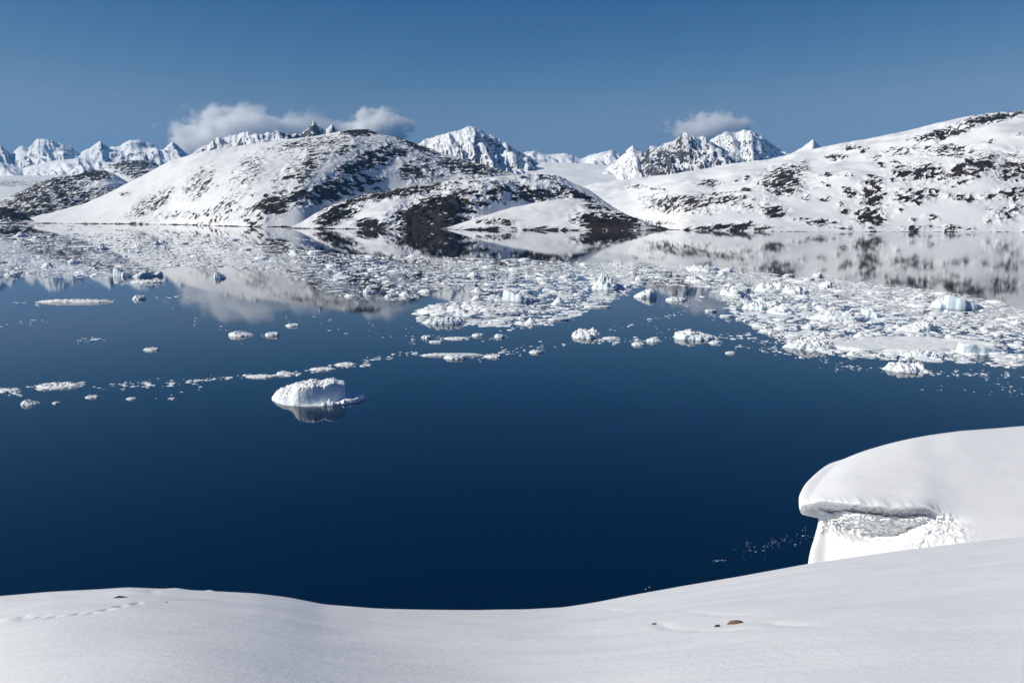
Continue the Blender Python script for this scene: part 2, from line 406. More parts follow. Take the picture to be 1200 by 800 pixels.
# ---- left, far side of the fjord
hill('rocky_hill', [(-160, 214, 7200), (-80, 222, 7000), (-20, 236, 6900), (0, 236, 6900), (25, 224, 7000), (45, 214, 7100), (70, 207, 7200), (90, 206, 7300), (105, 199, 7400), (122, 199, 7400), (138, 206, 7400), (160, 220, 7300), (190, 232, 7200), (220, 240, 7200)],
     [(-160, 6200), (0, 5900), (60, 6000), (220, 6500)], M_NEAR, 130,
     patches=[(40, 235, 60, 14, -20, 1.0), (105, 205, 24, 6, 0, 1.3), (60, 215, 50, 6, -15, 1.0), (90, 235, 60, 12, -10, .8), (30, 250, 60, 8, 0, 1.15), (-60, 235, 60, 16, 0, 1.0)],
     relief=(34, 420), crag=16, seed=31, back=1.3, label='dark rocky hill dusted with snow at the left end of the shore')
hill('rocky_hill', [(90, 222, 9600), (110, 205, 9600), (128, 195, 9600), (145, 189, 9700), (165, 187, 9700), (180, 190, 9700), (192, 200, 9600), (205, 215, 9500)],
     [(90, 7800), (205, 7600)], M_NEAR, 90, patches=[(155, 193, 34, 5, 0, 1.15), (160, 203, 26, 5, 5, .9)], relief=(30, 450), crag=15, seed=35, back=1.3,
     label='second rocky hilltop just left of the broad hill')
hill('point', [(-120, 236, 5400), (-40, 238, 5300), (0, 243, 5200), (20, 245, 5200), (30, 252, 5200), (40, 259, 5200), (46, 262, 5150)],
     [(-120, 4700), (46, 4950)], M_NEAR, 60, patches=[(0, 250, 60, 9, 0, 1.3), (-60, 250, 60, 12, 0, 1.1)], relief=(10, 200), crag=14, seed=38, back=1.3, shore_rock=True,
     label='black rocky point at the left edge of the water')
# ---- snowfields that fill the valleys behind
hill('snowfield', [(-260, 206, 14000), (0, 206, 14000), (60, 205, 14000), (130, 203, 13500), (200, 201, 12000), (300, 205, 12000), (460, 205, 12000), (600, 196, 12000), (640, 190, 12500), (690, 192, 12500), (760, 196, 12000), (900, 205, 12000), (1500, 210, 12000)],
     [(-260, 6500), (130, 6600), (200, 6800), (600, 6000), (700, 5200), (900, 6800), (1500, 6800)], M_MTN, 120,
     patches=[(680, 187, 40, 3, 0, .5), (30, 215, 60, 4, 0, .6)], relief=(60, 1500), crag=10, seed=41, back=1.2, step=2.0, power=1.3,
     label='smooth snowfield filling the valley between the hills')
# ---- mountains
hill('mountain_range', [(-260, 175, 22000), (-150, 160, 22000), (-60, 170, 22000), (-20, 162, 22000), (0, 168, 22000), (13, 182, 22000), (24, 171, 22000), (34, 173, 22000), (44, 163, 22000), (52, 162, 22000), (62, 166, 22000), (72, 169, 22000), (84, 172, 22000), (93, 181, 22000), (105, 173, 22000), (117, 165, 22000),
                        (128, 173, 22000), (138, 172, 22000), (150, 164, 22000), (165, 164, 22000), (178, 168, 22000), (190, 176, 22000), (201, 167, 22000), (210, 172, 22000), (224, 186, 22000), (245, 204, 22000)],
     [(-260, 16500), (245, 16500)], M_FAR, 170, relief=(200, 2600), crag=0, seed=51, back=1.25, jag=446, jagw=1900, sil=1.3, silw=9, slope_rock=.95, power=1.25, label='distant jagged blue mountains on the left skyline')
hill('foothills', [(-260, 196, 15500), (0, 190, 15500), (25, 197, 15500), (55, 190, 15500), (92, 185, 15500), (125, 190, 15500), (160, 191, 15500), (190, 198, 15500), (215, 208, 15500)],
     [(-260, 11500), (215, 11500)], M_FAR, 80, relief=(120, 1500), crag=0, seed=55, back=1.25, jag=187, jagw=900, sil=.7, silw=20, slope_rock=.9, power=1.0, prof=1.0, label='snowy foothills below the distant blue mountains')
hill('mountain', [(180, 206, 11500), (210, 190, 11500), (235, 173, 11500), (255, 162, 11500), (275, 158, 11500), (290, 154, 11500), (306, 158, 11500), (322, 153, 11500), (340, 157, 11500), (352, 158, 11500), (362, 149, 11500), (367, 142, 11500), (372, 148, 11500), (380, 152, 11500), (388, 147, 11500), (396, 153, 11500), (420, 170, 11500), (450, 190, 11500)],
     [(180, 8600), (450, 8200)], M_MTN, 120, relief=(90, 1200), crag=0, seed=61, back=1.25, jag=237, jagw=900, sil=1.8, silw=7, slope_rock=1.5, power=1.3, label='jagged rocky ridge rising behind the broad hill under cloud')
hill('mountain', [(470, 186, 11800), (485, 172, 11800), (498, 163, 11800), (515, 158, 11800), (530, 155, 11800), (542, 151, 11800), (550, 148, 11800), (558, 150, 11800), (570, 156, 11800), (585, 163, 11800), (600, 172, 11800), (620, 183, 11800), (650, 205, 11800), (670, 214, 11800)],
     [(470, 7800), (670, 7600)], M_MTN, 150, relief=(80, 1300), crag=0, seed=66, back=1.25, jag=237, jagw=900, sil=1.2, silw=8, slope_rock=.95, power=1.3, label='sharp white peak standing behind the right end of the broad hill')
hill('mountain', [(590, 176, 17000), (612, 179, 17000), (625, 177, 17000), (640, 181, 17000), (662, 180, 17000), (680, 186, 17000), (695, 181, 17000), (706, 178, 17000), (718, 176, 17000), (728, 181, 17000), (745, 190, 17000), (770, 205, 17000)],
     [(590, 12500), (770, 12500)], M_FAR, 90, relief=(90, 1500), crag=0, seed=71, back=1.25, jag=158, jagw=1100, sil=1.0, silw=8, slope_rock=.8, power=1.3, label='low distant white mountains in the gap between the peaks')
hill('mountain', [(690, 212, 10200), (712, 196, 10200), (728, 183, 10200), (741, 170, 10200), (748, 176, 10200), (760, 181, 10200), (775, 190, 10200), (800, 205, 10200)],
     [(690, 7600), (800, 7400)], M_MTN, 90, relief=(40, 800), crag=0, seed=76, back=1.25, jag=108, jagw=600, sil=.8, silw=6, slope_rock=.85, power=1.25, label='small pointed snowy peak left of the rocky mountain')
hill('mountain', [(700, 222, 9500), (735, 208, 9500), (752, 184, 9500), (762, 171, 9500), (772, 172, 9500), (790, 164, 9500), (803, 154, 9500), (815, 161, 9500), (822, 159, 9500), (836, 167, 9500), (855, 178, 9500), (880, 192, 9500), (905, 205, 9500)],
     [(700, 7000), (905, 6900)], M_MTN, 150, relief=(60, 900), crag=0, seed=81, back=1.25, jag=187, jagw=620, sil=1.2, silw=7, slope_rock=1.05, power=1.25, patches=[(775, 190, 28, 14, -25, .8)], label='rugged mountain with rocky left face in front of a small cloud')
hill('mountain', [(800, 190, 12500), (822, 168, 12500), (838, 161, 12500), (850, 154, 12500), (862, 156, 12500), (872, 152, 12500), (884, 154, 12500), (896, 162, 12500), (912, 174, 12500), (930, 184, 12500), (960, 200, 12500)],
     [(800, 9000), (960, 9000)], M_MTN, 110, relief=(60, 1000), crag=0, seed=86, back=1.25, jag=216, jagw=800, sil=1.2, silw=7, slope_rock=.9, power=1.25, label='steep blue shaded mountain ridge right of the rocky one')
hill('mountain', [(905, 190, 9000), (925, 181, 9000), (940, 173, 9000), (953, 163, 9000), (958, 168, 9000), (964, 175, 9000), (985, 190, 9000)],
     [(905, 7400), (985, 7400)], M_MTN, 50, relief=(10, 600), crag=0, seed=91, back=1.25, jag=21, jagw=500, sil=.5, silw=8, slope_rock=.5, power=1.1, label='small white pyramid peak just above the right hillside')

# ------------------------------------------------------------------ foreground snow slope
edge = np.array([(-700, 740, 30), (-300, 722, 29), (-60, 703, 28), (0, 698, 27), (60, 693, 26), (120, 690, 25.5), (150, 688, 25.5), (200, 690, 25.5), (250, 692.5, 26), (300, 695, 27), (340, 700, 28), (380, 708, 29), (440, 712.5, 30), (500, 714, 31),
                 (560, 714.5, 32), (620, 713.5, 33), (660, 711, 33.5), (700, 705, 34), (740, 697, 34.5), (800, 686, 35.5), (860, 676, 36.5), (950, 660, 38), (1040, 647, 40), (1130, 636, 41.5), (1200, 628, 43), (1300, 618, 45), (1500, 604, 48), (1900, 590, 52)])
def smooth(a, n):
    k = np.array([.25, .5, .25])
    for _ in range(n): a = np.convolve(np.pad(a, 1, 'edge'), k, 'valid')
    return a
fx = np.concatenate([np.arange(-700, -10, 6.0), np.arange(-10, 1210, 1.6), np.arange(1210, 1900, 6.0)])
fy = smooth(np.interp(fx, edge[:, 0], edge[:, 1]), 24)
fd = smooth(np.interp(fx, edge[:, 0], edge[:, 2]), 60)
ft, fe = ray(fx, fy)
EYE = 1.75
r = np.concatenate([np.linspace(0.02, 9, 30)[:-1], np.arange(9, 46, 0.09), np.linspace(46, 110, 40)])
Rg, Tg = np.meshgrid(r, ft, indexing='ij')
De = fd[None]; a_ = (-fe)[None] - 2 * EYE / De; b_ = EYE / De ** 2
def drop(Rg, De, a_, b_):
    over = np.clip(Rg - De, 0, None)
    return EYE + a_ * Rg + b_ * Rg ** 2 + np.where(over < 14, 0.035 * over ** 2, 0.035 * 196 + 0.98 * (over - 14))
Dz = drop(Rg, De, a_, b_)
fes, fds = smooth(fe, 3000), smooth(fd, 3000)
Ds = drop(Rg, fds[None], (-fes)[None] - 2 * EYE / fds[None], EYE / fds[None] ** 2)
wq = sstep(0.25, 0.95, Rg / De)
Dz = Ds + (Dz - Ds) * wq
X = Tg * Rg; Y = Rg; Z = CZ - Dz
fade = 1 - sstep(0.72, 0.98, Rg / De) * 0.8
Z = Z + 0.045 * np.exp(-((X / Y + 0.415) / .012) ** 2 - ((Y - 25.2) / 1.2) ** 2) + 0.045 * np.exp(-((X / Y + 0.374) / .006) ** 2 - ((Y - 25.2) / 1.0) ** 2)
# wind-worked relief: low drifts and small sastrugi
wx = X * 0.96 + Y * 0.27; wy = -X * 0.27 + Y * 0.96
Z = Z + fade * (0.14 * fbm(wx / 7.0, wy / 4.0, 3, 101) + 0.016 * fbm(wx / 2.4, wy / 1.1, 4, 105))
sas = ridged(wx / 3.2 + 0.4 * fbm(wx / 4, wy / 4, 2, 110), wy / 0.9, 3, 108)
right = sstep(2, 14, X)
Z = Z + fade * right * 0.055 * np.clip(sas - 0.55, 0, 1) * sstep(0.0, 0.35, fbm(X / 7, Y / 4, 2, 112) + 0.15)
# the tracks of someone who walked along the edge, and the rocks: find them on the slope
Zb_ = Z.copy()
def slope_point(px, py):
    t0, e0 = ray(px, py)
    j = int(np.argmin(np.abs(ft - t0))); m_ = r <= fd[j]
    el = (Zb_[m_, j] - CZ) / r[m_]
    i = int(np.argmin(np.abs(el[20:] - e0))) + 20
    return float(t0 * r[i]), float(r[i])
def slope_z(x, y):
    j = int(np.argmin(np.abs(ft - x / y))); i = int(np.argmin(np.abs(r - y)))
    return float(Z[i, j])
tr = [(-40, 729), (0, 726.5), (20, 724.5), (45, 723), (70, 721), (95, 719), (115, 716.5), (130, 713), (145, 709.5), (156, 707), (158, 704)]
trx = np.array([p[0] for p in tr], float); try_ = np.array([p[1] for p in tr], float)
pts = [slope_point(x_, np.interp(x_, trx, try_)) for x_ in np.arange(-38, 158, 2.0)]
pts = np.array(pts)
seg = np.concatenate([[0], np.cumsum(np.hypot(*np.diff(pts, axis=0).T))])
sd = np.arange(0, seg[-1], 0.36)
for i, d_ in enumerate(sd):
    cx_ = np.interp(d_, seg, pts[:, 0]); cy_ = np.interp(d_, seg, pts[:, 1])
    cy_ += 0.12 * (1 if i % 2 else -1) + random.uniform(-.05, .05); cx_ += random.uniform(-.06, .06)
    sel = (np.abs(X - cx_) < 0.6) & (np.abs(Y - cy_) < 0.7)
    dd = ((X[sel] - cx_) / 0.07) ** 2 + ((Y[sel] - cy_) / 0.15) ** 2
    Z[sel] += -0.042 * np.exp(-dd) + 0.003 * np.exp(-((np.sqrt(dd) - 1.9) / 0.5) ** 2)
# low drift step and dent lines seen as pale blue threads
for (xa, ya, xb, yb, am) in [(770, 728, 790, 737, .07), (790, 737, 890, 738, .05), (885, 729, 960, 734, .06), (700, 713, 760, 716, .05), (800, 716, 900, 722, .04), (196, 704, 262, 704.5, .07), (175, 697, 184, 690, .05)]:
    A = np.array(slope_point(xa, ya)); B = np.array(slope_point(xb, yb)); AB = B - A; L = np.hypot(*AB)
    sel = (X > min(A[0], B[0]) - 1) & (X < max(A[0], B[0]) + 1) & (Y > min(A[1], B[1]) - 1.5) & (Y < max(A[1], B[1]) + 1.5)
    px_, py_ = X[sel] - A[0], Y[sel] - A[1]
    al = np.clip((px_ * AB[0] + py_ * AB[1]) / L ** 2, 0, 1)
    dist = np.hypot(px_ - al * AB[0], py_ - al * AB[1] - 0.12 * np.sin(al * 9))
    Z[sel] += -0.5 * am * np.exp(-(dist / 0.13) ** 2) * np.sin(np.pi * np.clip(al, 0.02, .98)) ** .5
Z = np.maximum(Z, -3)
me = mesh_np('snow_slope', np.stack([X, Y, Z], -1).reshape(-1, 3), grid_faces(len(r), len(ft)))
structure(link('snow_slope', me, M_SNOW), 'smooth grey white snow slope in the foreground')

# ------------------------------------------------------------------ cornice
rows_ = ['back', 'top', 'mid', 'low', 'lip', 'roof', 'wall', 'lump', 'under', 'apron', 'foot', 'base']
Cc = [
 # back         top             mid            low            lip            roof            wall             lump            under           apron           foot           base
 [(1020,575,68),(1000,560,66),(985,585,64),(980,600,63),(980,606,63),(985,612,63),(990,620,62),(990,628,61.5),(990,634,61),(990,645,60),(990,680,59),(985,800,56)],
 [(985,548,63),(968,547,60.5),(946,566,58),(937.5,582,56.4),(938,596,55.2),(941,602,55.3),(951.5,589.5,56.6),(958,599,55.8),(959,612,55.2),(955,630,54.2),(947,664,53.0),(935,800,50)],
 [(1012,536,64),(990,537,60.8),(966,560,57.6),(954,578,55.4),(950,590,54.4),(953,591,55.7),(962,593,57.0),(976,603,55.0),(974,612,54.8),(971,624,53.8),(968,662,52.4),(960,800,49.5)],
 [(1030,528,64.5),(1012,528.5,61),(990,556,57),(981,576,54.8),(977,588.5,53.6),(979,590.5,55.0),(984,594,56.0),(992,600,54.1),(991,619,54.6),(992,631,53.1),(990,662,51.9),(985,800,49)],
 [(1052,522,65),(1038,521,61.2),(1018,556,56.6),(1010,574,54.6),(1006,591,53.0),(1007,592.5,54.4),(1011,597.5,55.0),(1014,604,53.4),(1015,627,54.2),(1014,636,52.5),(1012,662,51.4),(1005,800,48.5)],
 [(1086,516,65.5),(1074,513.5,61.5),(1058,556,56.4),(1052,577,54.3),(1050,595,52.6),(1050,596.5,54.1),(1051,602,54.6),(1050,607,53.1),(1051,624,53.7),(1050,634,52.0),(1049,660,51.0),(1044,800,48)],
 [(1108,512,66),(1098,510,62),(1086,556,56.4),(1082,578,54.0),(1080,594,52.7),(1080,595.5,53.9),(1081,601,54.0),(1081,606,52.8),(1081,612,53.0),(1081,624,52.0),(1080,655,50.9),(1076,800,47.8)],
 [(1128,509,66),(1120,507.5,62),(1110,556,56.6),(1107,582,54.0),(1106,600,52.8),(1106,604,52.8),(1106,612,52.6),(1106,611,52.5),(1106,616,52.2),(1106,624,51.8),(1106,648,50.8),(1104,800,47.4)],
 [(1158,506,66.5),(1152,505,62.4),(1144,552,57),(1142,582,54.2),(1142,596,53.2),(1142,602,52.8),(1142,608,52.4),(1142,614,52.1),(1142,621,51.7),(1142,631,51.2),(1142,645,50.6),(1142,800,47)],
 [(1204,502,67),(1200,501.5,63),(1196,550,57.4),(1195,578,54.6),(1195,592,53.6),(1195,598,53.2),(1195,604,52.8),(1195,610,52.4),(1195,617,52),(1195,627,51.5),(1195,641,50.8),(1195,800,47)],
 [(1304,494,68),(1300,494,64),(1298,545,58),(1298,574,55),(1298,588,54),(1298,594,53.6),(1298,600,53.2),(1298,606,52.8),(1298,613,52.4),(1298,623,51.8),(1298,637,51.2),(1298,800,47)],
 [(1560,480,72),(1560,480,68),(1560,535,62),(1560,566,58),(1560,580,57),(1560,586,56.5),(1560,592,56),(1560,598,55.5),(1560,605,55),(1560,615,54.5),(1560,630,53.5),(1560,800,49)],
]
Cw = np.array(Cc, float)
t_, e_ = ray(Cw[..., 0], Cw[..., 1])
Cw = np.stack([t_ * Cw[..., 2], Cw[..., 2], CZ + e_ * Cw[..., 2]], -1)
def catmull(P, n):
    """P (k, ...) -> (n, ...) monotone-ish cubic through control points with reduced tension"""
    k = len(P); u = np.linspace(0, k - 1, n); i = np.clip(np.floor(u).astype(int), 0, k - 2); f = (u - i)
    f = f.reshape((-1,) + (1,) * (P.ndim - 1))
    p0 = P[np.clip(i - 1, 0, k - 1)]; p1 = P[i]; p2 = P[i + 1]; p3 = P[np.clip(i + 2, 0, k - 1)]
    m1 = (p2 - p0) * 0.42; m2 = (p3 - p1) * 0.42
    return (2 * f ** 3 - 3 * f ** 2 + 1) * p1 + (f ** 3 - 2 * f ** 2 + f) * m1 + (-2 * f ** 3 + 3 * f ** 2) * p2 + (f ** 3 - f ** 2) * m2
NU, NV = 340, 330
G = catmull(Cw, NU)                       # along the cornice
G = np.swapaxes(catmull(np.swapaxes(G, 0, 1), NV), 0, 1)
_k3 = np.array([.25, .5, .25])
Gs = G.copy()
for _ in range(260):
    Gs[1:-1] = 0.25 * Gs[:-2] + 0.5 * Gs[1:-1] + 0.25 * Gs[2:]
_u = np.linspace(0, len(Cc) - 1, NU)[:, None, None]; _v = np.linspace(0, 11, NV)[None, :, None]
_w = sstep(2.2, 4.2, _u) * (1 - sstep(3.3, 4.0, _v) * (1 - sstep(7.5, 8.5, _u)))
G = G * (1 - _w) + Gs * _w
uu = np.linspace(0, len(Cc) - 1, NU)[:, None]; vv = np.linspace(0, 11, NV)[None, :]
_h = sstep(4.3, 5.2, vv) * (1 - sstep(6.2, 6.8, vv)) * sstep(1.2, 1.8, uu)
_lipY = G[:, int(4.0 / 11 * NV)][:, 1][:, None]
G[..., 1] = G[..., 1] - _h * 0.42 * np.clip(G[..., 1] - _lipY, 0, None)
_e = sstep(3.2, 4.1, vv) * (1 - sstep(5.4, 6.2, vv)) * sstep(1.6, 2.4, uu) * (1 - sstep(6.4, 7.6, uu))
G[..., 2] += _e * (0.20 * fbm(G[..., 0] / 0.9, G[..., 0] * 0 + 3, 4, 231, .6) + 0.05)
cave = sstep(4.0, 5.2, vv) * (1 - sstep(8.5, 9.3, vv)) * sstep(0.9, 1.6, uu) * (1 - sstep(6.6, 7.8, uu))
gxn, gzn = G[..., 0], G[..., 2]
lump = 0.30 * (0.75 - np.abs(fbm(gxn / 0.7, gzn / 0.45, 4, 201, 0.65)) * 2.4) + 0.32 * fbm(gxn / 0.42, gzn / 0.22, 4, 205, .65)
G[..., 1] -= cave * lump
G[..., 2] += cave * 0.08 * fbm(gxn / 0.35, gzn / 0.25, 3, 207)
spill = sstep(5.5, 7.5, vv) * (1 - sstep(9.9, 10.8, vv)) * sstep(5.2, 6.0, uu) * (1 - sstep(7.4, 8.3, uu))
G[..., 1] -= spill * 0.22 * np.clip(fbm(gxn / 0.35, gzn / 0.25, 3, 211) + .1, 0, 1)
fine = 0.03 * fbm(gxn / 2.5, G[..., 1] / 1.5, 3, 215)
G[..., 2] += fine
tip = sstep(3.3, 4.2, vv) * (1 - sstep(5.0, 6.2, vv)) * sstep(0.5, 1.0, uu) * (1 - sstep(1.6, 2.6, uu))
G[..., 1] -= tip * 0.12 * fbm(gxn / 0.25, gzn / 0.2, 3, 221)
G[..., 2] += tip * 0.07 * fbm(gxn / 0.2, gzn / 0.3, 3, 225)
me = mesh_np('snow_cornice', G.reshape(-1, 3), grid_faces(NU, NV, flip=True))
structure(link('snow_cornice', me, M_CORNICE), 'overhanging snow cornice with a broken hollow below its lip')

# ------------------------------------------------------------------ rocks poking out of the foreground snow
def rock_mat(name, a, b):
    m, t, out = new_mat(name)
    tc = N(t, 'ShaderNodeTexCoord').outputs['Object']
    n = noise(t, tc, 9, 5, 0.65)
    princ(t, out, mixc(t, maprange(t, n, 0.35, 0.65), a, b), 0.85, bump(t, n, 0.03), 0.2)
    return m
M_ROCK = rock_mat('lichen_brown_rock', (0.07, 0.04, 0.02), (0.26, 0.15, 0.07))
M_DARK = rock_mat('dark_rock', (0.02, 0.017, 0.014), (0.07, 0.055, 0.045))
def rock_lump(name, px, py, wpx, dpt, h, mat, ang=0, seed=0, parent=None, lift=0.0):
    x, y = slope_point(px, py); z = slope_z(x, y)
    a = wpx / F * y / cP / 2
    nu, nv = 28, 10
    th = np.linspace(0, 2 * np.pi, nu, endpoint=False)[None]; ph = np.linspace(0.0, 1.0, nv)[:, None]
    rr = np.sin(ph * np.pi / 2) * (1 + 0.28 * fbm(np.cos(th) * 1.3 + seed, np.sin(th) * 1.3, 3, seed))
    hh = np.cos(ph * np.pi / 2) * h * (1 + 0.5 * fbm(np.cos(th) * rr * 2, np.sin(th) * rr * 2 + seed, 4, seed + 5)) - 0.12 * ph
    xx = a * rr * np.cos(th); yy = dpt * rr * np.sin(th)
    zz = np.broadcast_to(hh, xx.shape)
    V = np.stack([xx, yy, zz], -1).reshape(-1, 3)
    f = []
    for i in range(nv - 1):
        for j in range(nu):
            j2 = (j + 1) % nu; f.append((i * nu + j, (i + 1) * nu + j, (i + 1) * nu + j2, i * nu + j2))
    me = mesh_np(name, V, f, False)
    o = link(name, me, mat, (x, y, z + lift)); o.rotation_euler = (0, 0, math.radians(ang))
    return o
o = rock_lump('rock', 866, 730, 31, 0.22, 0.03, M_ROCK, 4, 3, lift=0.01); tag(o, 'flat orange brown rock poking through the foreground snow', 'rock')
o = rock_lump('rock', 842, 733.5, 11, 0.14, 0.04, M_DARK, 8, 8); tag(o, 'small dark stone just left of the orange brown rock', 'rock')
o = rock_lump('rock', 767, 731, 20, 0.10, 0.03, M_DARK, 14, 12); tag(o, 'thin dark sliver of rock in the snow left of the brown rock', 'rock')
o = rock_lump('rock', 139, 700, 29, 0.08, 0.022, M_DARK, 26, 16, lift=0.02); tag(o, 'long thin dark rock edge at the left crest of the snow slope', 'rock')
o = rock_lump('rock', 195, 705, 6, 0.08, 0.025, M_DARK, 5, 21); tag(o, 'tiny dark stone right of the long thin rock on the crest', 'rock')

# ------------------------------------------------------------------ ice: shapes
def berg_mesh(name, n=(90, 60), a=10.0, b=6.0, hfun=None, seed=0, mat=M_BERG, craggy=0.25, edge=1.0, sub=-0.6):
    """free-form block: footprint an uneven oval of half sizes a, b; hfun(u, v) gives the height in m"""
    nr, ns = n[1] // 2, n[0]
    th = np.linspace(0, 2 * np.pi, ns, endpoint=False)[None]
    rho = np.concatenate([np.linspace(0, 0.93, nr), [0.955, 0.975, 0.99, 1.0, 1.0]])[:, None]
    ro = 1 + (0.42 if craggy > .3 else 0.24) * fbm(np.cos(th) * 1.6, np.sin(th) * 1.6, 5 if craggy > .3 else 3, seed, 0.65 if craggy > .3 else .5) + (0.10 if craggy > .3 else .04) * fbm(np.cos(th) * 5 + rho * 9, np.sin(th) * 5 - rho * 7, 3, seed + 2) * rho ** 2
    U = rho * ro * np.cos(th); V = rho * ro * np.sin(th)
    H = hfun(U, V, rho)
    wall = 1 - sstep(0.93, 1.0, rho + 0 * th) * edge
    H = H * wall
    asp_ = float(np.clip(a / b, 1, 7))
    H = H * (1 + 1.5 * craggy * fbm(U * 2.6 * asp_, V * 2.6, 5, seed + 3, 0.6)) + craggy * 0.75 * np.max(H) * (ridged(U * 5 * asp_, V * 4, 4, seed + 7, .6) - .45) * sstep(1.0, 0.9, rho)
    H = np.maximum(H, 0.06 * np.max(H))
    H[-1] = sub
    P = np.stack([U * a, V * b, H], -1).reshape(-1, 3)
    nrr = len(rho); i = np.arange(nrr - 1)[:, None] * ns + np.arange(ns)[None]
    i2 = np.arange(nrr - 1)[:, None] * ns + (np.arange(ns)[None] + 1) % ns
    q = np.stack([i, i + ns, i2 + ns, i2], -1).reshape(-1, 4)
    me = mesh_np(name, P, q); me.materials.append(mat)
    return me
def mound(h, k=1.5):
    return lambda U, V, r_: h * .7 * (1 - np.clip(U * U + V * V, 0, 1) ** k) + 0.3 * h
def slab(h):
    return lambda U, V, r_: h + 0 * U
def wedge(h, d=-1):
    return lambda U, V, r_: h * (0.55 + d * 0.45 * U)
def tray(h, rim):
    def f(U, V, r_):
        q = np.sqrt(U * U + V * V)
        return h + rim * sstep(0.70, 0.9, q) * (0.3 + 0.9 * np.clip(fbm(U * 3, V * 3, 3, 77) + .4, 0, 1))
    return f
def tilted(h, left=True):
    s_ = 1 if left else -1
    return lambda U, V, r_: h * np.clip(0.25 + 0.75 * (1 - np.abs(U * 0.9 + 0.35 * s_)), .1, 1) * (1 - 0.5 * V * V)
def place(name, me, px, py, rz=0.0, scale=1.0):
    x, y = on_water(px, py)
    o = bpy.data.objects.new(name, me); COL.objects.link(o)
    o.location = (x, y, 0); o.rotation_euler = (0, 0, rz); o.scale = (scale, scale, scale) if np.isscalar(scale) else scale
    return o
def px2m(px, py, n):                      # n photo pixels at that spot on the water, in metres
    x, y = on_water(px, py); return n * y / cP / F * 0.985

# ---- the iceberg in the open water
def main_berg():
    nu, nv = 260, 150
    u = np.linspace(0, 1, nu)[None]; v = np.linspace(0, 1, nv)[:, None]
    # front and back waterline in photo pixels across the block
    xs = np.array([318, 324, 332, 344, 360, 378, 391, 405, 421, 429]); fyy = np.array([468.5, 472, 474.5, 476, 476.3, 476.2, 475.6, 474, 471, 466.5])
    bk = np.array([467, 465.5, 464.5, 464, 463.8, 463.5, 463.2, 462.6, 462.6, 464.5])
    px = 318 + 111 * u
    fyv = np.interp(px, xs, fyy); bkv = np.interp(px, xs, bk)
    _, Yf = on_water(px, fyv); _, Yb = on_water(px, bkv)
    Y = Yf + (Yb - Yf) * v
    tt, _ = ray(px + 0 * v, 470 + 0 * v)
    X = tt * Y
    X = X + 0.0
    # crest height in m above the water along the block (from the skyline)
    cx = np.array([318, 320, 325, 332, 343, 352, 360, 367, 376, 381, 385, 392, 396, 401, 404.5, 405.5, 412, 421, 429])
    ch = np.array([0.3, 0.9, 2.4, 3.5, 4.4, 5.1, 5.5, 6.0, 5.3, 5.6, 6.0, 6.2, 5.5, 5.3, 4.9, 1.5, 1.2, 0.9, 0.3])
    Hc = np.interp(px, cx, ch)
    body = px + 4.0 * (v - .4) < 405.2
    crest = 0.62
    # smooth cut wall on the camera side right of x=345, rubbly slope left of it
    wl = sstep(338, 350, px)
    vf = np.interp(px, [318, 338, 350, 395, 406], [0.03, 0.03, 0.03, 0.26, 0.34])
    ramp_l = sstep(-0.25, 0.95, v)
    ramp_r = sstep(-0.02, 0.02, v) * 0.06 + 0.94 * sstep(vf - 0.03, vf + 0.13, v)
    ramp = ramp_l * (1 - wl) + ramp_r * wl
    back = 1 - 0.3 * sstep(0.9, 1.0, v)
    Hh = Hc * ramp * back
    Hh = np.where(body, Hh, np.minimum(Hh, 1.7 - 0.5 * v))
    Hh = np.maximum(Hh, (0.35 + 0.7 * sstep(0.0, 0.10, v) * sstep(392, 406, px) + 0.2 * fbm(X / 2.5, Y / 2.5, 3, 305)) * sstep(0, 0.04, np.minimum(u, 1 - u) + 0 * v))
    cragm = np.clip((1 - wl) + sstep(vf + 0.06, vf + 0.14, v) * 1.0, 0, 1) * (body * 1.0)
    Hh = Hh + cragm * (1.2 * (ridged(X / 2.2, Y / 2.0, 5, 310, 0.6) - 0.62) * sstep(0, .12, v) + 0.35 * fbm(X / 0.7, Y / 0.7, 3, 315)) * np.clip(Hc / 5, 0, 1)
    Hh = Hh + (1 - cragm) * 0.5 * fbm(X / 2.2, Y / 1.2, 4, 320) * sstep(0, .1, v)
    # lumps of snow lying on the apron at the foot of the wall
    for (lx, lv, rx_, hh) in [(386, .10, 2.6, 1.5), (380, .07, 2.0, .8), (390, .05, 1.6, 1.0), (397, .05, 1.2, .5), (403, .08, 1.2, .5), (408, .62, 2.0, .7), (415, .62, 2.0, .6), (421, .45, 1.6, .6), (419, .25, 1.3, .8), (358, .36, 5, .7), (370, .38, 6, .5)]:
        Hh = Hh + hh * np.exp(-((px - lx) / rx_) ** 2 - ((v - lv) / 0.06) ** 2) * (1 + .6 * fbm(X * 1.5, Y * 1.5, 2, 330))
    rimv = sstep(0, 0.015, v) * sstep(0, 0.02, 1 - v) * sstep(0, 0.008, u) * sstep(0, 0.008, 1 - u)
    Hh = Hh * rimv - 1.2 * (1 - rimv)
    cx0, cy0 = on_water(374, 470)
    P = np.stack([X - cx0, Y - cy0, Hh], -1).reshape(-1, 3)
    me = mesh_np('iceberg', P, grid_faces(nv, nu)); me.materials.append(M_BERG)
    o = bpy.data.objects.new('iceberg', me); COL.objects.link(o); o.location = (cx0, cy0, 0)
    tag(o, 'tallest iceberg, craggy white top and blue cut face, alone in open dark water', 'iceberg')
main_berg()

